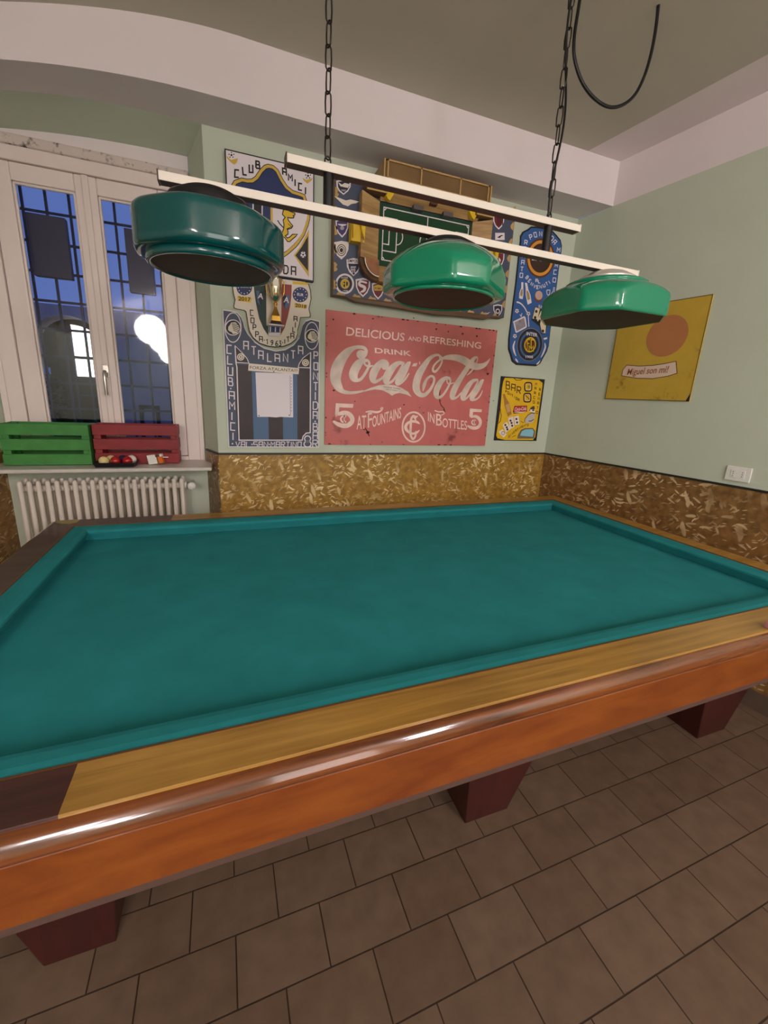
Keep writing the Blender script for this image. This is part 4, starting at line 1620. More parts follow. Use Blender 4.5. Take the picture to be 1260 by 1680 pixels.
for ch, bl, br, tl in (('C', (300, 530), (342, 534), (298, 456)), ('O', (305, 630), (350, 635), (305, 562)), ('P', (335, 726), (375, 730), (335, 655)), ('P', (371, 826), (410, 830), (371, 750)), ('A', (424, 885), (466, 892), (422, 816)), ('1', (515, 922), (548, 925), (516, 855)), ('9', (580, 938), (608, 940), (582, 870)), ('6', (645, 946), (675, 946), (646, 878)), ('3', (692, 946), (718, 944), (693, 880)), ('I', (757, 918), (784, 916), (757, 858)), ('T', (800, 896), (838, 890), (796, 828)), ('A', (852, 846), (896, 850), (853, 776)), ('L', (880, 756), (914, 760), (880, 690)), ('I', (902, 696), (928, 698), (904, 622)), ('A', (896, 606), (940, 612), (896, 542))):
    S.letter('cup_lettering', BLACK, ch, bl, br, tl, .0052, .0116)
for c in ((491, 868), (741, 902)):
    S.disc('cup_lettering', BLACK, c, 7, 8, .0116)
S.poly('pale_bracket', WHITE, [(530, 664), (742, 686), (742, 702), (530, 680)], .088, back=.0118)
S.poly('pale_bracket', NAVY, [(560, 680), (722, 690), (712, 765), (552, 762)], .030, back=.0118)
for x in (572, 640, 705):
    S.line('pale_bracket', WHITE, [(x, 682), (x - 4, 762)], .006, .0308)
S.poly('pale_bracket', WHITE, [(545, 765), (715, 768), (700, 820), (545, 808)], .024, back=.0118)
S.finish('cup_sign', 'cream shield shaped panel with a tricolour field and a trophy fixed in front', 'sign', 'sign_board')

GOLD = mat('gold_plate', (226, 178, 84), .18, 1.0)
SILV = mat('silver_gilt', (222, 206, 176), .16, 1.0)
tx_, ty_ = -2.132, -.064
tb = on_y(451, 533.6, ty_).z + .005
tr_ = empty('trophy', (tx_, ty_, tb))
tag(tr_, 'small gold trophy cup standing on the bracket of the cream shield panel', 'trophy')
q = .00038
b = MB()
b.hexa([(tx_ + sx * .033 * k, ty_ + sy * .022 * k, tb + z) for z, k in ((.0, 1.0), (.010, .92)) for sx, sy in ((-1, -1), (1, -1), (1, 1), (-1, 1))])
b.hexa([(tx_ + sx * .028 * k, ty_ + sy * .020 * k, tb + z) for z, k in ((.010, 1.0), (.016, .95)) for sx, sy in ((-1, -1), (1, -1), (1, 1), (-1, 1))])
b.build('dark_base', mat('dark_brown_base', (62, 34, 20), .3), tr_)
b = MB()
b.hexa([(tx_ + sx * .026 * k, ty_ + sy * .018 * k, tb + z) for z, k in ((.016, 1.0), (.046, .92)) for sx, sy in ((-1, -1), (1, -1), (1, 1), (-1, 1))])
b.build('gold_plinth', GOLD, tr_, bevel=.002)
b = MB()
b.lathe([(.024, .046), (.022, .052), (.014, .070), (.009, .084), (.0075, .094), (.0075, .10), (.011, .106), (.0115, .111), (.008, .116), (.007, .120)], (tx_, ty_, tb), 24)
b.build('stem', GOLD, tr_)
b = MB()
b.lathe([(.001, .119), (.010, .120), (.020, .130), (.030, .148), (.0355, .172), (.038, .20), (.0405, .236), (.042, .240), (.040, .240), (.037, .20), (.030, .155), (.015, .13), (.001, .126)], (tx_, ty_, tb), 32)
cupo = b.build('cup', SILV, tr_)
for s in (-1, 1):
    b = MB()
    b.tube([(tx_ + s * x, ty_, tb + z) for x, z in ((.036, .150), (.046, .160), (.050, .185), (.051, .215), (.047, .236), (.040, .236))], .0028, 8)
    b.build('handle', GOLD, tr_)
b = MB()
b.box((tx_ - .012, ty_ - .043, tb + .195), (tx_ + .014, ty_ - .0405, tb + .232))
b.build('label_plate', mat('shiny_label', (246, 236, 220), .2), tr_)

# ------------------------------------------------------------------ blue black club board
S = Sign(base=.002)
S.zoom(360, 500, .13492)
A_ = [(35, 60), (150, 72), (215, 90), (262, 145), (285, 200), (300, 265), (340, 345), (430, 450), (540, 520), (680, 556), (800, 540), (900, 482), (968, 395), (995, 300), (1010, 240), (1045, 195), (1110, 172), (1225, 200)]
top = [S.W(p) for p in A_]
outl = [Vector((-2.4195, 1.224))] + [Vector((-2.4195, top[0].y))] + top[1:-1] + [Vector((-1.863, top[-1].y)), Vector((-1.863, 1.224))]
S.poly('sign_board', WHITE, outl, .009, raw=True, back=-.001)
ins = [Vector((-2.414, 1.230))] + [Vector((-2.414, top[0].y - .005))] + [p + Vector((0, -.007)) for p in top[1:-1]] + [Vector((-1.869, top[-1].y - .006)), Vector((-1.869, 1.230))]
S.poly('sign_board', SLATE, ins, .0096, raw=True)
x = lambda u: S.W((u, 500)).x
S.zoom(360, 600, .13492)
f = [S.W(p) for p in ((205, -10), (228, 900), (1000, 900), (1015, 855), (1050, 815), (1100, 812), (1100, 30))]
fz0, fz1 = S.W((600, 897)).y, S.W((600, 10)).y
fx = [S.W((v, 700)).x for v in (212, 410, 595, 770, 945, 1098)]
for i, m in enumerate((BROWNK, SKY, BROWNK, SKY, BROWNK)):
    r_ = rect(fx[i], fx[i + 1], fz0, fz1)
    if i == 4:
        c8 = S.W((1070, 905))
        r_ = [Vector((fx[4], fz0)), S.W((1000, 897)), S.W((1015, 850)), S.W((1050, 818)), Vector((fx[5], S.W((1100, 812)).y)), Vector((fx[5], fz1)), Vector((fx[4], fz1))]
    S.poly('striped_field', m, r_, .0102, raw=True)
S.zoom(360, 500, .13492)
for tri, c, r in (([(190, 500), (205, 703), (358, 712), (335, 655), (275, 585)], (258, 636), 44), ([(1105, 580), (1098, 768), (955, 762), (968, 715), (1012, 650)], (1043, 705), 42)):
    S.poly('corner_badge#%d' % c[0], BROWNK, tri, .0104)
    S.line('corner_badge#%d' % c[0], WHITE, tri, .0045, .0108, closed=True)
    S.disc('corner_badge#%d' % c[0], CREAM, c, r, r, .0110)
    S.ring('corner_badge#%d' % c[0], BLACK, c, r * .62, r * .62, .003, .0116)
    S.disc('corner_badge#%d' % c[0], BLACK, c, r * .2, r * .2, .0116)
S.line('frame_line', WHITE, [(190, 500), (200, 703)], .006, .0110)
S.zoom(360, 600, .13492)
S.line('frame_line', WHITE, [(200, -36), (212, 20), (238, 903), (1003, 903), (1012, 860), (1050, 818), (1100, 812), (1103, 20), (1105, -160)], .0065, .0110)
S.zoom(360, 500, .13492)
S.poly('slogan_strip', CREAM, [(355, 713), (966, 772), (958, 846), (348, 802)], .0124)
S.print('slogan_strip', pm('brown_ink', (70, 44, 40)), 'FORZA ATALANTA!!!', (368, 780), (945, 820), (370, 742), .0130, .004)
LW = .0062
for ch, bl, br, tl in (('A', (295, 545), (350, 550), (295, 446)), ('T', (390, 610), (445, 612), (388, 510)), ('A', (475, 660), (530, 668), (475, 560)), ('L', (583, 690), (632, 694), (583, 590)), ('A', (675, 692), (730, 700), (673, 600)), ('N', (775, 690), (828, 698), (775, 592)), ('T', (868, 655), (918, 657), (868, 560)), ('A', (957, 600), (1010, 606), (957, 505)), ('C', (92, 592), (148, 596), (92, 492)), ('L', (98, 722), (158, 725), (100, 620)), ('U', (105, 855), (160, 860), (105, 755)), ('P', (1145, 660), (1190, 665), (1145, 572)), ('O', (1145, 790), (1192, 793), (1145, 705))):
    S.letter('board_lettering', WHITE, ch, bl, br, tl, LW, .0112)
for c, rx, ry, r in (((165, 280), 98, 178, 92), ((1120, 380), 84, 164, 78)):
    S.ring('oval_crest#%d' % c[0], WHITE, c, rx, ry, .005, .0108)
    S.disc('oval_crest#%d' % c[0], BLACK, c, r * .92, r * .9, .0106)
    S.ring('oval_crest#%d' % c[0], WHITE, c, r, r, .005, .0112)
    S.poly('oval_crest#%d' % c[0], CREAM, [(c[0] - .65 * r, c[1] + .3 * r), (c[0] - .62 * r, c[1] - .1 * r), (c[0] - .4 * r, c[1] - .35 * r), (c[0] - .25 * r, c[1] - .65 * r), (c[0] + .3 * r, c[1] - .7 * r), (c[0] + .7 * r, c[1] - .35 * r), (c[0] + .85 * r, c[1] + .2 * r), (c[0] + .55 * r, c[1] + .75 * r), (c[0], c[1] + .85 * r), (c[0] - .2 * r, c[1] + .6 * r), (c[0] - .45 * r, c[1] + .5 * r)], .0114)
    for k in range(5):
        S.line('oval_crest#%d' % c[0], BLACK, [(c[0] - .2 * r + .06 * k * r, c[1] - .5 * r + .2 * k * r), (c[0] + .25 * r, c[1] - .45 * r + .22 * k * r), (c[0] + .75 * r, c[1] - .35 * r + .25 * k * r)], .0035, .0120)
S.zoom(360, 600, .13492)
for ch, bl, br, tl in (('B', (110, 240), (162, 245), (108, 145)), ('A', (120, 405), (182, 412), (118, 312)), ('M', (125, 530), (186, 535), (122, 435)), ('I', (138, 660), (164, 660), (138, 565)), ('C', (137, 780), (192, 785), (137, 690)), ('I', (150, 900), (180, 900), (150, 812)), ('N', (1140, 170), (1192, 175), (1140, 82)), ('T', (1140, 300), (1192, 300), (1140, 205)), ('I', (1150, 415), (1174, 415), (1150, 320)), ('D', (1135, 530), (1190, 530), (1137, 440)), ('A', (1135, 645), (1185, 650), (1137, 556)), ('B', (1135, 785), (1187, 785), (1137, 700)), ('A', (1133, 890), (1187, 890), (1135, 802)), ('R', (1130, 985), (1186, 985), (1132, 902))):
    S.letter('board_lettering', WHITE, ch, bl, br, tl, LW, .0112)
for c in ((138, 278), (1160, 676), (158, 946)):
    S.disc('board_lettering', WHITE, c, 9, 9, .0112)
S.spaced('board_lettering', WHITE, 'VAL·SAN·MARTINO', (188, 984), (998, 984), (190, 922), .0048, .0112, .70)
S.ring('board_lettering', WHITE, (1068, 886), 36, 34, .007, .0112)
S.ring('board_lettering', WHITE, (1068, 950), 43, 36, .007, .0112)
S.finish('striped_club_sign', 'tall blue and black striped club board with white frame lines, left of the red sign', 'sign', 'sign_board')
S = Sign(base=.013)
S.zoom(360, 600, .13492)
S.poly('sheet', M['paper'], [(438, 80), (893, 96), (896, 628), (740, 622), (690, 628), (600, 622), (460, 622)], .0022, back=.0004)
S.line('printed_line', BLACK, [(858, 120), (862, 610)], .0018, .0028)
for k in range(12):
    S.disc('printed_line', BLACK, (873, 150 + 36 * k), 3.5, 6, .0028)
for c in ((660, 72), (480, 606), (848, 602)):
    S.disc('pin', BLACK, c, 7, 8, .005)
S.finish('paper_notice', 'blank white paper sheet pinned on the striped club board', 'paper', 'sheet')

# ------------------------------------------------------------------ stadium model
PXW = pm('raw_plywood', (196, 156, 96), .6, noise=(9, .12))
TANW = wood('tan_stand_wood', (150, 112, 66), (196, 158, 104), .5, 0, scale=(2, 9, 30))
BROWNW = wood('dark_stand_wood', (84, 58, 34), (122, 88, 54), .5, 0, scale=(2, 20, 20))
PITCH = pm('pitch_green', (22, 66, 34), .8)
PLEXI = mat('smoky_brown_plastic', (126, 98, 66), .15, noise=(5, .2))
st = empty('stadium_model', (-1.2, -.04, 2.14))
tag(st, 'wooden model of a football stadium on a badge covered board above the red sign', 'stadium model')
BX0, BX1, BZ0, BZ1, BD = -1.800, -.585, 2.140, 2.790, .070
b = MB()
b.box((BX0, -BD, BZ0), (BX1, -.001, BZ1))
b.build('backing_box', BROWNW, st)
S = Sign(base=BD)
S.poly('face', SLATE, rect(BX0 + .004, BX1 - .004, BZ0 + .004, BZ1 - .004), .0015, raw=True)
rnd = random.Random(4)
for k in range(7):
    z = BZ0 + .03 + k * .095
    S.poly('face', PXW, [Vector((BX0 + .004, z)), Vector((BX0 + .018, z + .004)), Vector((BX0 + .026, z + .016)), Vector((BX0 + .016, z + .026)), Vector((BX0 + .024, z + .038)), Vector((BX0 + .012, z + .050)), Vector((BX0 + .004, z + .05))], .0022, raw=True)
    S.poly('face', PXW, [Vector((BX1 - .004, z + .03)), Vector((BX1 - .024, z + .04)), Vector((BX1 - .030, z + .055)), Vector((BX1 - .016, z + .075)), Vector((BX1 - .004, z + .08))], .0022, raw=True)
for k in range(12):
    x_ = BX0 + .02 + k * .1
    S.poly('face', PXW, [Vector((x_, BZ0 + .004)), Vector((x_ + .055, BZ0 + .004)), Vector((x_ + .045, BZ0 + .016)), Vector((x_ + .028, BZ0 + .014)), Vector((x_ + .014, BZ0 + .022))], .0022, raw=True)
b, ms = S.parts.pop('face')
b.build('painted_face', ms, st)


def badge(kind, c, w, h, m, m2=None):
    """sticker: c, w, h in zoom units"""
    def sh(k, dy=0):
        if kind == 'round':
            return S.ell(c, w * k, h * k)
        if kind == 'square':
            return [(c[0] - w * k, c[1] - h * k), (c[0] + w * k, c[1] - h * k), (c[0] + w * k, c[1] + h * k), (c[0] - w * k, c[1] + h * k)]
        return [(c[0] - w * k, c[1] - h * .85 * k), (c[0], c[1] - h * k), (c[0] + w * k, c[1] - h * .85 * k), (c[0] + w * .95 * k, c[1] - .05 * h * k), (c[0] + w * .6 * k, c[1] + .55 * h * k), (c[0], c[1] + h * k), (c[0] - w * .6 * k, c[1] + .55 * h * k), (c[0] - w * .95 * k, c[1] - .05 * h * k)]
    S.poly('b', WHITE, sh(1), .0022)
    S.poly('b', m, sh(.80), .0026)


def endbadge():
    b_, ms_ = S.parts.pop('b')
    b_.build('club_badge', ms_, st)


S.zoom(520, 280, .136825)
badge('shield', (318, 200), 88, 92, DKBLUE)
S.poly('b', CREAM, [(250, 140), (300, 170), (330, 150), (390, 165), (370, 210), (320, 200), (280, 190)], .0030)
S.print('b', WHITE, '1907', (290, 250), (350, 255), (290, 225), .0030)
endbadge()
S.poly('b', CREAM, [(205, 308), (255, 325), (345, 360), (400, 348), (505, 372), (470, 392), (410, 402), (370, 430), (310, 408), (260, 360)], .0030)
endbadge()
badge('shield', (300, 690), 78, 115, PURP)
S.poly('b', WHITE, [(245, 640), (358, 645), (340, 660), (300, 668), (262, 655)], .0030)
S.disc('b', pm('badge_grey', (170, 160, 170)), (300, 690), 24, 24, .0030)
endbadge()
badge('shield', (292, 955), 88, 112, CREAM)
S.ring('b', BLACK, (292, 955), 52, 66, .004, .0030)
S.ring('b', BLACK, (292, 955), 34, 42, .004, .0030)
S.disc('b', BLACK, (292, 955), 20, 26, .0030)
endbadge()
badge('shield', (437, 1158), 84, 108, WHITE)
S.poly('b', DKBLUE, [(372, 1115), (500, 1120), (495, 1180), (440, 1255), (385, 1180)], .0030)
S.print('b', BLACK, 'EMPOLI', (368, 1100), (498, 1105), (370, 1062), .0030, .01)
S.spaced('b', WHITE, 'EFC', (405, 1225), (470, 1225), (405, 1155), .004, .0034)
endbadge()
badge('round', (332, 1358), 112, 124, DKBLUE)
S.ring('b', GOLDP, (335, 1358), 45, 50, .010, .0030)
S.spaced('b', YEL, 'FC', (305, 1390), (370, 1390), (305, 1325), .006, .0034)
S.print('b', WHITE, 'INTER', (290, 1295), (372, 1297), (290, 1272), .0030, .01)
S.print('b', WHITE, '1908', (310, 1452), (368, 1452), (310, 1432), .0030, .01)
endbadge()
badge('shield', (550, 1402), 88, 116, MAROON)
S.curve('b', WHITE, [(590, 1345, 20), (520, 1330, 24), (510, 1370, 34), (570, 1400, 34), (560, 1440, 30), (525, 1455, 16)], .0030, .0005)
endbadge()
badge('shield', (732, 1440), 74, 106, MAROON)
S.poly('b', GOLDP, [(680, 1385), (732, 1365), (786, 1385), (782, 1440), (684, 1440)], .0030)
S.print('b', MAROON, 'ROMA', (692, 1425), (772, 1428), (692, 1395), .0034, .01)
endbadge()
S.zoom(780, 340, .112994)
badge('shield', (335, 215), 82, 112, MAROON)
for x_ in (325, 358, 390):
    S.line('b', BLACK, [(x_, 140), (x_, 270)], .006, .0030)
endbadge()
badge('square', (352, 425), 68, 52, WHITE)
S.poly('b', BLACK, [(310, 440), (370, 405), (405, 410), (370, 425), (350, 450)], .0030)
endbadge()
badge('shield', (342, 760), 76, 120, MAROON)
S.poly('b', CREAM, [(340, 730), (365, 770), (350, 815), (330, 780)], .0030)
endbadge()
badge('shield', (322, 1500), 66, 90, DKBLUE)
S.ring('b', WHITE, (320, 1510), 26, 30, .006, .0030)
endbadge()
S.poly('b', WHITE, [(140, 1525), (165, 1540), (215, 1520), (170, 1555)], .0030)
endbadge()
# pitch with its markings
PD = BD + .008
b = MB()
b.box((-1.535, -PD, 2.330), (-.910, -BD + .002, 2.665))
b.build('pitch', PITCH, st)
S = Sign(base=PD)
x0, x1, z0_, z1_ = -1.505, -.930, 2.368, 2.645
LN = .0058
xm, zm = (x0 + x1) / 2, (z0_ + z1_) / 2
ln = lambda pts, cl=False: S.line('p', WHITE, [Vector(p) for p in pts], LN, .0012, raw=True, closed=cl)
ln([(x0, z0_), (x1, z0_), (x1, z1_), (x0, z1_)], True)
ln([(xm, z0_), (xm, z1_)])
ln([(xm + .045 * math.cos(t), zm + .045 * math.sin(t)) for t in frange(0, 2 * PI, 28)[:-1]], True)
for s, xx in ((1, x0), (-1, x1)):
    ln([(xx, zm - .088), (xx + s * .088, zm - .088), (xx + s * .088, zm + .088), (xx, zm + .088)])
    ln([(xx, zm - .052), (xx + s * .040, zm - .052), (xx + s * .040, zm + .052), (xx, zm + .052)])
    ln([(xx + s * (.088 + .04 * math.cos(t)), zm + .045 * math.sin(t)) for t in frange(-PI / 2, PI / 2, 12)])
    for zz, sg in ((z0_, 1), (z1_, -1)):
        ln([(xx + s * .014 * math.cos(t), zz + sg * .014 * math.sin(t)) for t in frange(0, PI / 2, 6)])
b, ms = S.parts.pop('p')
b.build('pitch_markings', ms, st)
# stands around the pitch: sloping up and outwards
def stand(name, m, inner, outer, d0, d1):
    """inner and outer edges (x, z) lists; depth d0 at the pitch, d1 at the outer rim"""
    n = len(inner)
    mb = MB()
    vs = [(x, -d0, z) for x, z in inner] + [(x, -d1, z) for x, z in outer] + [(x, -BD, z) for x, z in inner] + [(x, -BD, z) for x, z in outer]
    fs = []
    for i in range(n - 1):
        fs += [(i, i + 1, n + i + 1, n + i), (n + i, n + i + 1, 3 * n + i + 1, 3 * n + i), (2 * n + i, 2 * n + i + 1, i + 1, i)]
    fs += [(0, n, 3 * n, 2 * n), (n - 1, 2 * n + n - 1, 3 * n + n - 1, 2 * n - 1)]
    mb.add(vs, fs)
    return mb.build(name, m, st)


ca = frange(0, 1, 8)
xi0, xi1, zi0, zi1 = -1.535, -.910, 2.330, 2.665
xo0, xo1, zo0, zo1 = -1.655, -.790, 2.235, 2.735
stand('side_stand', TANW, [(xi0, zi1), (xi0, zi0 + .02)], [(xo0, zi1 + .02), (xo0, zi0 + .02)], PD + .012, PD + .055)
stand('side_stand', TANW, [(xi1, zi0 + .02), (xi1, zi1)], [(xo1, zi0 + .02), (xo1, zi1 + .02)], PD + .012, PD + .055)
stand('near_stand', TANW, [(xi0, zi0), (xi1, zi0)], [(xi0, zo0), (xi1, zo0)], PD + .012, PD + .05)
for cxs, s in ((xi0, -1), (xi1, 1)):
    th = frange(0, PI / 2, 8)
    stand('corner_stand', BROWNW, [(cxs, zi0 + .018)] * 9, [(cxs + s * .118 * math.cos(t), zi0 + .018 - .112 * math.sin(t)) for t in th], PD + .010, PD + .045)
S = Sign(base=PD + .030)
for s, cxs in ((-1, xi0), (1, xi1)):
    S.poly('q', pm('stand_art', (150, 92, 44), noise=(20, .3)), [Vector((cxs + s * .004, zi0 + .02)), Vector((cxs + s * .085, zi0 + .02))] + [Vector((cxs + s * .085 * math.cos(t), zi0 + .02 - .085 * math.sin(t))) for t in frange(.2, PI / 2, 7)], .02, raw=True)
    S.line('q', CREAM, [Vector((cxs + s * .09 * math.cos(t), zi0 + .02 - .09 * math.sin(t))) for t in frange(0, PI / 2, 10)], .006, .021, raw=True)
    b, ms = S.parts.pop('q')
    b.build('corner_mural', ms, st)
# yellow side blocks
for cx_, s in ((-1.672, -1), (-.772, 1)):
    b = MB()
    b.box((cx_ - .040, -PD - .05, 2.425), (cx_ + .040, -BD, 2.545))
    for k in (-1, 1):
        b.prism([(cx_ + k * .002, -PD - .052, 2.53), (cx_ + k * .038, -PD - .052, 2.53), (cx_ + k * .034, -PD - .052, 2.435), (cx_ + k * .018, -PD - .052, 2.47)], (0, -.022, 0))
    b.build('yellow_gate', YEL, st)
for cx_ in (-1.50, -.94):
    b = MB()
    b.prism([(cx_ - .035, -PD - .03, 2.712), (cx_ + .035, -PD - .03, 2.700), (cx_ + .01, -PD - .03, 2.660), (cx_ - .005, -PD - .03, 2.668)], (0, -.03, 0))
    b.build('yellow_corner', YEL, st)
for cx_, s in ((-1.575, -1), (-.865, 1)):
    b = MB()
    b.box((cx_ - .060, -PD - .075, 2.685), (cx_ + .060, -BD, 2.735))
    b.build('end_box', BROWNW, st)
    b = MB()
    for za in (2.684, 2.728):
        b.box((cx_ - .060, -PD - .080, za), (cx_ + .060, -PD - .075, za + .008))
    b.build('end_box_trim', PXW, st)
# main stand with its glazed front
MX0, MX1, MZ1 = -1.552, -.862, 2.829
b = MB()
b.add([(MX0 + .02, -PD - .01, 2.670), (MX1 - .02, -PD - .01, 2.670), (MX1, -.165, 2.745), (MX0, -.165, 2.745), (MX0, -.060, 2.745), (MX1, -.060, 2.745), (MX0 + .02, -BD, 2.665), (MX1 - .02, -BD, 2.665)], [(0, 1, 2, 3), (3, 2, 5, 4), (0, 3, 4, 6), (1, 7, 5, 2)])
b.build('main_stand', TANW, st)
b = MB()
b.box((MX0, -.195, 2.735), (MX1, -.012, 2.745))
b.add([(MX0, -.195, MZ1), (MX1, -.195, MZ1), (MX1, -.004, MZ1 - .004), (MX0, -.004, MZ1 - .004), (MX0, -.195, 2.745), (MX1, -.195, 2.745), (MX1, -.004, 2.745), (MX0, -.004, 2.745)], [(0, 3, 7, 4), (1, 5, 6, 2), (0, 1, 2, 3)])
b.build('stand_gallery', TANW, st)
b = MB()
b.box((MX0 + .008, -.192, 2.747), (MX1 - .008, -.188, MZ1 - .006))
b.build('glazed_front', PLEXI, st)
for xa in (MX0, MX0 + .020, MX0 + .222, MX0 + .476, MX1 - .022, MX1 - .004):
    b = MB()
    b.box((xa - .004, -.201, 2.735), (xa + .004, -.193, MZ1))
    b.build('front_post', PXW, st)
b = MB()
b.box((MX0 + .016, -.201, MZ1 - .008), (MX1 - .018, -.194, MZ1))
b.box((MX0 + .016, -.201, 2.736), (MX1 - .018, -.194, 2.745))
b.build('front_rail', PXW, st)
for cx_, m in ((-1.30, SLATE), (-1.10, SLATE)):
    b = MB()
    b.box((cx_ - .032, -PD - .040, 2.655), (cx_ + .032, -PD - .002, 2.678))
    b.build('team_bench', pm('bench_grey', (92, 84, 84)), st)
b = MB()
b.box((-1.232, -PD - .062, 2.690), (-1.188, -PD - .03, 2.722))
b.build('tunnel_entrance', pm('tunnel_brown', (92, 48, 22)), st)
b = MB()
b.prism([(-1.72, -.066, 2.140), (-.66, -.066, 2.140), (-.72, -.066, 2.120), (-.95, -.066, 2.116), (-1.1, -.066, 2.106), (-1.35, -.066, 2.116), (-1.66, -.066, 2.122)], (0, .05, 0))
b.build('lower_bracket', BROWNW, st)

# ------------------------------------------------------------------ tall blue panel
S = Sign(base=.003)
S.zoom(830, 370, .142857)
out = [(162, 120), (190, 72), (248, 42), (280, 15), (330, 16), (380, 22), (475, 40), (530, 70), (572, 115), (618, 172), (632, 240), (622, 330), (600, 480), (575, 680), (548, 870), (520, 1060), (500, 1210), (482, 1380), (462, 1445), (420, 1520), (385, 1585), (340, 1615), (115, 1600), (66, 1560), (48, 1490), (24, 1420), (26, 1310), (48, 1130), (75, 900), (105, 680), (130, 440), (150, 260), (160, 180)]
S.poly('sign_board', BLACK, out, .010, back=-.002)
S.poly('sign_board', BLUE, shrink(out, .975, (325, 800)), .0106)
LW = .0056
def lets(s, part='panel_lettering', m=WHITE, w=.0056, hw=14, hh=22):
    for ch, x_, y_, dx, dy in s:
        # (dx, dy): direction of the baseline in zoom units
        n = math.hypot(dx, dy)
        ex, ey = dx / n * hw, dy / n * hw
        ux, uy = dy / n * hh, -dx / n * hh
        c = (x_, y_)
        S.letter(part, m, ch, (c[0] - ex - ux, c[1] - ey - uy), (c[0] + ex - ux, c[1] + ey - uy), (c[0] - ex + ux, c[1] - ey + uy), w, .0114)
lets((('P', 275, 138, 1, -.35), ('O', 325, 112, 1, -.2), ('N', 386, 102, 1, 0), ('T', 432, 104, 1, .1), ('I', 478, 122, 1, .3), ('D', 515, 155, 1, .6), ('A', 545, 198, 1, 1)), hh=26)
lets((('R', 218, 200, 1, .1), ('E', 204, 275, 1, .1), ('N', 190, 352, 1, .1), ('A', 182, 430, 1, .1), ('T', 172, 505, 1, .1), ('O', 165, 576, 1, .1), ('M', 592, 285, 1, .1), ('A', 584, 372, 1, .1), ('R', 570, 458, 1, .1), ('C', 553, 540, 1, .1), ('O', 543, 630, 1, .1)), hw=16, hh=24)
lets((('A', 340, 638, 1, 0), ('L', 372, 648, 1, 0)), hw=10, hh=17, w=.005)
lets((('B', 232, 600, 1, .9), ('E', 260, 640, 1, .7), ('N', 286, 676, 1, .5), ('V', 318, 702, 1, .3), ('E', 352, 712, 1, .05), ('N', 388, 708, 1, -.1), ('U', 425, 692, 1, -.3), ('T', 458, 674, 1, -.4), ('I', 486, 655, 1, -.6)), hw=11, hh=18, w=.005)
rc = S.W((385, 382))
rr = (S.W((385, 605)) - rc).length
circ = lambda c, r: [c + Vector((r * math.cos(t), r * math.sin(t))) for t in frange(0, 2 * PI, 40)[:-1]]
BRN = pm('ring_brown', (92, 44, 18))
S.poly('bar_disc', BRN, circ(rc, rr), .0112, raw=True)
S.poly('bar_disc', pm('ring_orange', (226, 152, 52)), circ(rc, rr * .90), .0118, raw=True)
S.poly('bar_disc', pm('ring_dark', (58, 32, 18)), circ(rc, rr * .74), .0124, raw=True)
S.print('bar_disc', WHITE, 'BAR 8', (282, 402), (496, 428), (288, 318), .0130, .015)
for pts in ([(165, 655), (188, 655), (188, 715), (190, 790), (180, 850), (140, 840), (142, 780), (165, 715)], [(206, 660), (232, 665), (246, 740), (270, 800), (284, 890), (238, 912), (215, 800), (215, 720)]):
    S.poly('drink_pictures', WHITE, pts, .0112)
    c = (sum(p[0] for p in pts) / len(pts), sum(p[1] for p in pts) / len(pts) + 14)
    S.poly('drink_pictures', pm('label_brown', (166, 140, 96)), shrink(pts[2:], .6, c), .0118)
S.disc('round_badge', pm('badge_brown', (110, 62, 46)), (360, 828), 44, 58, .0112)
S.disc('round_badge', pm('badge_pink', (206, 168, 152)), (366, 806), 42, 52, .0118)
S.line('drink_pictures', WHITE, [(455, 755), (462, 745), (494, 745), (490, 790), (474, 805), (460, 790), (455, 755)], .005, .0112)
S.line('drink_pictures', WHITE, [(474, 805), (466, 850)], .005, .0112)
S.line('drink_pictures', WHITE, [(450, 846), (478, 854)], .006, .0112)
S.line('drink_pictures', WHITE, [(535, 715), (548, 718), (540, 770), (545, 800), (520, 875), (490, 862), (508, 785), (530, 760), (535, 715)], .004, .0112)
S.poly('drink_pictures', WHITE, [(508, 785), (540, 792), (528, 845), (497, 835)], .0112)
S.poly('drink_pictures', WHITE, [(435, 888), (500, 915), (488, 945)], .0112)
S.print('panel_lettering', WHITE, 'BURRACO', (362, 945), (470, 985), (366, 910), .0114, .01)
cards = pm('card_cream', (226, 210, 176))
S.poly('playing_cards', BLACK, [(322, 935), (470, 965), (470, 1120), (440, 1250), (395, 1245), (375, 1160), (280, 1085)], .0110)
S.poly('playing_cards', cards, [(325, 942), (378, 958), (350, 1080), (292, 1072)], .0116)
S.poly('playing_cards', cards, [(388, 985), (445, 1010), (430, 1140), (345, 1095), (355, 1060)], .0122)
S.poly('playing_cards', cards, [(398, 1090), (450, 1120), (440, 1240), (398, 1235), (378, 1130)], .0128)
for c in ((335, 990), (322, 1060), (372, 1100), (410, 1215)):
    S.disc('playing_cards', BLACK, c, 14, 18, .0134)
S.poly('playing_cards', pm('card_art', (150, 130, 92)), [(395, 1010), (412, 1018), (395, 1070), (372, 1058)], .0130)
S.curve('swoosh', WHITE, [(118, 882, 22), (160, 900, 18), (205, 950, 16), (232, 1005, 14)], .0112, .0005)
S.line('swoosh', WHITE, [(245, 1040), (252, 1165)], .007, .0112)
for c in ((115, 985), (247, 1015), (92, 1272)):
    S.football('ball_pictures', c, 22, .0114, 24)
S.line('television_picture', WHITE, [(150, 1025), (165, 1050), (172, 1010)], .006, .0112)
S.poly('television_picture', WHITE, [(70, 1105), (200, 1042), (215, 1060), (230, 1160), (220, 1178), (110, 1235), (98, 1225)], .0112)
S.poly('television_picture', pm('screen_grey', (150, 140, 150), noise=(30, .3)), [(88, 1115), (196, 1062), (216, 1160), (112, 1218)], .0118)
rc = S.W((265, 1372))
rr = (S.W((265, 1558)) - rc).length
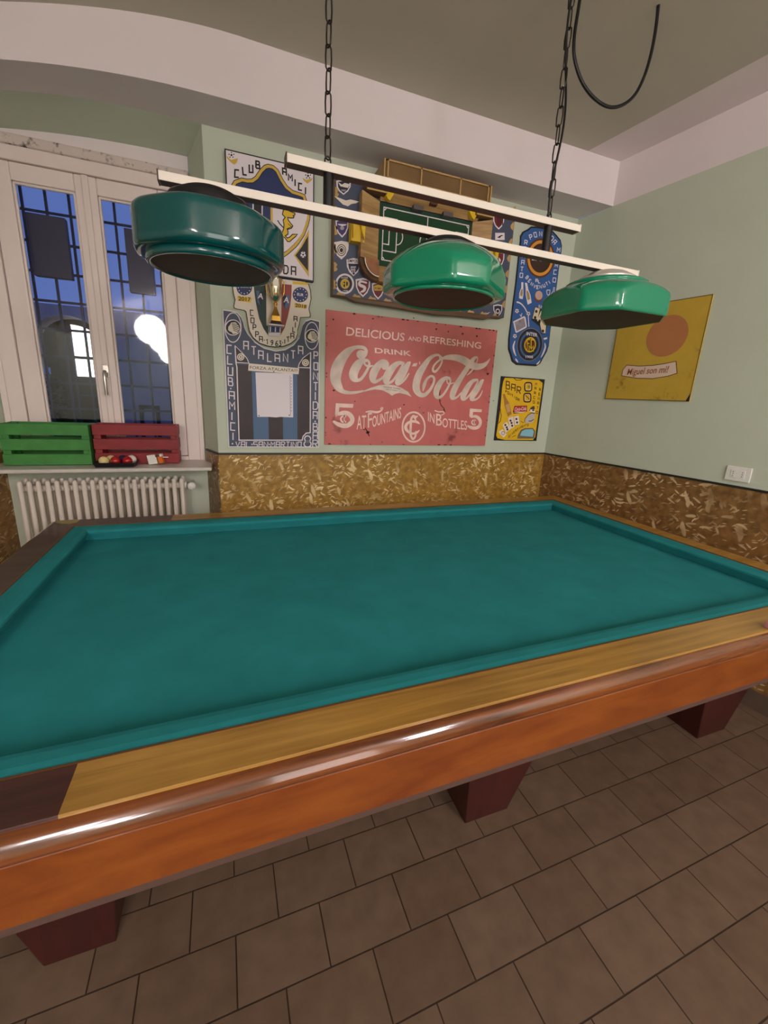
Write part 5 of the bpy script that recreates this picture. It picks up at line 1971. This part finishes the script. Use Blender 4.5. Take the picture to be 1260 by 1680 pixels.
for k, m in ((1.0, pm('badge_gold_edge', (160, 140, 110))), (.97, DKBLUE), (.80, SKY), (.66, DKBLUE), (.46, YEL), (.38, BRN)):
    S.poly('round_crest', m, circ(rc, rr * k), .0112 + .0005 * (1.1 - k) * 5, raw=True)
S.spaced('round_crest', YEL, 'FC', (222, 1400), (312, 1405), (222, 1310), .008, .0152, .7)
S.spaced('round_crest', YEL, 'IM', (215, 1445), (310, 1450), (215, 1380), .007, .0152, .7)
S.print('round_crest', WHITE, 'INTER', (220, 1262), (345, 1280), (222, 1222), .0152, .02)
S.print('round_crest', WHITE, '1908', (212, 1522), (296, 1525), (212, 1492), .0152, .02)
S.curve('swoosh', WHITE, [(92, 1330, 14), (75, 1390, 28), (85, 1450, 26), (105, 1498, 10)], .0112, .0005)
S.curve('swoosh', WHITE, [(435, 1355, 14), (440, 1400, 28), (415, 1470, 26), (390, 1515, 10)], .0112, .0005)
S.curve('swoosh', WHITE, [(102, 1535, 20), (115, 1555, 24), (128, 1570, 10)], .0112, .0005)
S.curve('swoosh', WHITE, [(380, 1555, 10), (362, 1578, 24), (345, 1592, 20)], .0112, .0005)
S.poly('swoosh', WHITE, [(420, 1295), (462, 1285), (462, 1305), (425, 1315)], .0112)
S.finish('bar_sign', 'tall narrow blue painted bar panel between the stadium model and the corner', 'sign', 'sign_board')

# ------------------------------------------------------------------ small yellow panel
S = Sign(base=.002)
S.poly('sign_board', BLACK, rect(-.507, -.108, 1.284, 1.757), .009, raw=True, back=-.001)
S.zoom(805, 610, .075397)
YP = pm('panel_yellow', (234, 186, 20), .45, noise=(10, .08))
S.poly('sign_board', YP, [(290, 130), (500, 140), (690, 160), (1030, 180), (1110, 240), (1110, 300), (1010, 1000), (950, 1420), (900, 1480), (300, 1480), (130, 1440), (105, 1380), (150, 1100), (195, 800), (232, 350), (260, 200)], .0096)
INK = pm('brown_black_ink', (64, 34, 14))
for ch, bl, br, tl in (('B', (315, 365), (392, 380), (322, 205)), ('A', (432, 410), (510, 425), (440, 265)), ('R', (550, 465), (630, 480), (558, 320))):
    S.letter('panel_lettering', INK, ch, bl, br, tl, .0072, .0104)
for i, ch in enumerate('PONTIDA'):
    x_, y_ = 318 + i * 45, 425 + i * 30
    S.letter('panel_lettering', INK, ch, (x_ - 14, y_ + 26), (x_ + 14, y_ + 34), (x_ - 12, y_ - 26), .0040, .0104)
for i, ch in enumerate('MARCO'):
    x_, y_ = 968 - i * 12, 265 + i * 98
    S.letter('panel_lettering', INK, ch, (x_ - 18, y_ + 26), (x_ + 18, y_ + 30), (x_ - 16, y_ - 26), .0042, .0104)
for i, ch in enumerate('RENATO'):
    x_, y_ = 1052 - i * 13, 385 + i * 99
    S.letter('panel_lettering', INK, ch, (x_ - 16, y_ + 26), (x_ + 16, y_ + 30), (x_ - 14, y_ - 26), .0042, .0104)
for i, ch in enumerate('DIVERTIMENTO'):
    x_, y_ = 385 + i * 37, 1412 - 250 * math.sin(i / 11 * 1.5)
    S.letter('panel_lettering', INK, ch, (x_ - 9, y_ + 22), (x_ + 13, y_ + 6), (x_ - 14, y_ - 22), .0034, .0104)
def rr8(cx_, cy_, w, h):
    return [(cx_ + w * math.copysign(abs(math.cos(t)) ** .5, math.cos(t)), cy_ + h * math.copysign(abs(math.sin(t)) ** .5, math.sin(t))) for t in frange(0, 2 * PI, 32)[:-1]]
for cx_, cy_ in ((798, 328), (778, 562)):
    S.line('figure_eight', INK, rr8(cx_, cy_, 76, 92), .0105, .0104, closed=True)
    S.line('figure_eight', CREAM, rr8(cx_, cy_, 56, 68), .003, .0108, closed=True)
S.disc('figure_eight', pm('olive', (150, 140, 70)), (810, 328), 28, 34, .0104)
S.line('figure_eight', BRN, [(730, 500), (835, 610)], .006, .0104)
S.poly('bottle_picture', pm('bottle_brown', (176, 122, 50)), [(245, 490), (290, 480), (320, 570), (385, 680), (440, 920), (355, 970), (280, 720), (270, 600)], .0102)
S.poly('bottle_picture', pm('bottle_label', (206, 160, 100)), [(300, 720), (385, 690), (410, 860), (345, 890)], .0108)
S.poly('red_logo_sticker', MAROON, [(500, 740), (775, 735), (770, 870), (640, 885), (480, 910), (465, 860)], .0102)
S.poly('red_logo_sticker', pm('sticker_red', (200, 44, 38)), [(510, 752), (762, 746), (755, 860), (490, 880), (485, 840)], .0107)
S.print('red_logo_sticker', WHITE, 'Coca-Cola', (500, 848), (750, 830), (505, 770), .0112, .012, .3)
S.curve('red_logo_sticker', WHITE, [(490, 880, 4), (560, 872, 16), (640, 878, 14), (755, 862, 4)], .0112, .0004)
S.poly('figure_picture', pm('fig_dark', (84, 62, 44)), [(815, 840), (850, 780), (900, 745), (935, 745), (940, 810), (850, 860)], .0102)
S.poly('figure_picture', WHITE, [(840, 815), (945, 825), (940, 885), (835, 865)], .0106)
S.disc('figure_picture', BLACK, (905, 838), 26, 14, .0110)
S.poly('figure_picture', pm('pale_grey', (196, 186, 178)), [(870, 905), (945, 910), (930, 1040), (880, 1105), (780, 1120), (725, 1090), (735, 1020), (800, 950)], .0106)
S.line('figure_picture', BLACK, [(945, 905), (860, 895), (790, 940), (725, 1020), (720, 1100)], .005, .0110)
S.line('figure_picture', BLACK, [(805, 1070), (860, 1070), (920, 1030)], .006, .0112)
CARD = pm('card_pale', (240, 224, 214))
S.poly('playing_cards', CARD, [(150, 1300), (240, 1245), (330, 1360), (260, 1430)], .0102)
S.poly('playing_cards', CARD, [(240, 1150), (330, 1090), (420, 1240), (310, 1320)], .0104)
S.poly('playing_cards', CARD, [(360, 1000), (470, 970), (500, 1200), (400, 1240)], .0106)
S.poly('playing_cards', CARD, [(485, 975), (590, 950), (610, 1140), (510, 1160)], .0108)
S.ring('playing_cards', INK, (250, 1330), 32, 36, .004, .0114)
for c in ((300, 1155), (330, 1205), (345, 1250), (412, 1060), (435, 1110), (448, 1170), (540, 1025), (555, 1100)):
    S.disc('playing_cards', INK, c, 22, 24, .0114)
S.poly('blue_window_picture', pm('pic_grey', (120, 104, 84)), [(560, 1450), (570, 1380), (640, 1260), (730, 1220), (900, 1220), (955, 1290), (930, 1450)], .0102)
S.poly('blue_window_picture', pm('pic_blue', (140, 196, 214)), [(620, 1385), (660, 1290), (740, 1250), (890, 1245), (920, 1300), (895, 1410)], .0108)
S.line('panel_lettering', INK, [(450, 1420), (500, 1390), (530, 1385)], .004, .0104)
S.line('panel_lettering', INK, [(700, 1110), (640, 1075)], .004, .0104)
S.line('panel_lettering', INK, [(490, 140), (540, 185), (640, 180), (690, 150)], .005, .0104)
S.line('panel_lettering', INK, [(190, 800), (215, 950), (195, 1070), (150, 1120)], .005, .0104)
S.finish('bar_sign', 'small yellow painted bar panel right of the red sign', 'sign', 'sign_board')

# ------------------------------------------------------------------ yellow tin poster on the right wall
S = Sign('right', base=.0)
S.zoom(980, 470, .166667)
YT = worn('worn_yellow_tin', (198, 164, 58), (140, 108, 40), .60, 5)
q = [S.W(p) for p in ((82, 1108), (903, 1132), (1160, 75))]
sa, sb, za, zb__ = q[0].x, (q[1].x + q[2].x) / 2, (q[0].y + q[1].y) / 2, q[2].y
S.poly('tin_plate', YT, [Vector((sa, za)), Vector((sb, za)), Vector((sb, zb__)), Vector((sa, zb__))], .010, raw=True, back=.0015)
S.line('edge_wear', pm('dark_edge', (84, 60, 26)), [Vector((sa + .002, za + .002)), Vector((sb - .002, za + .002)), Vector((sb - .002, zb__ - .002)), Vector((sa + .002, zb__ - .002))], .004, .0106, raw=True, closed=True)
S.poly('edge_wear', BLACK, [Vector((sb, za)), Vector((sb, za + .055)), Vector((sb - .02, za))], .0108, raw=True)
SUN = pm('sun_orange', (190, 124, 76), noise=(6, .08))
c = S.W((690, 490))
rs = (S.W((920, 370)) - c).length * .92
S.poly('sun_disc', SUN, circ(c, rs), .0106, raw=True)
BAN = pm('banner_cream', (226, 200, 178))
ban = [(300, 775), (420, 785), (560, 778), (690, 758), (785, 738), (795, 855), (700, 885), (560, 908), (400, 905), (250, 880), (262, 820)]
S.poly('banner', BAN, ban, .0112)
S.line('banner', pm('banner_line', (96, 52, 36)), ban, .004, .0116, closed=True)
S.print('banner', pm('banner_ink', (150, 84, 52)), 'Miguel son mì!', (300, 872), (705, 848), (312, 808), .0118, .01, .15)
S.finish('tin_poster', 'yellow tin poster with an orange sun and a lettered banner on the right wall', 'poster', 'tin_plate')
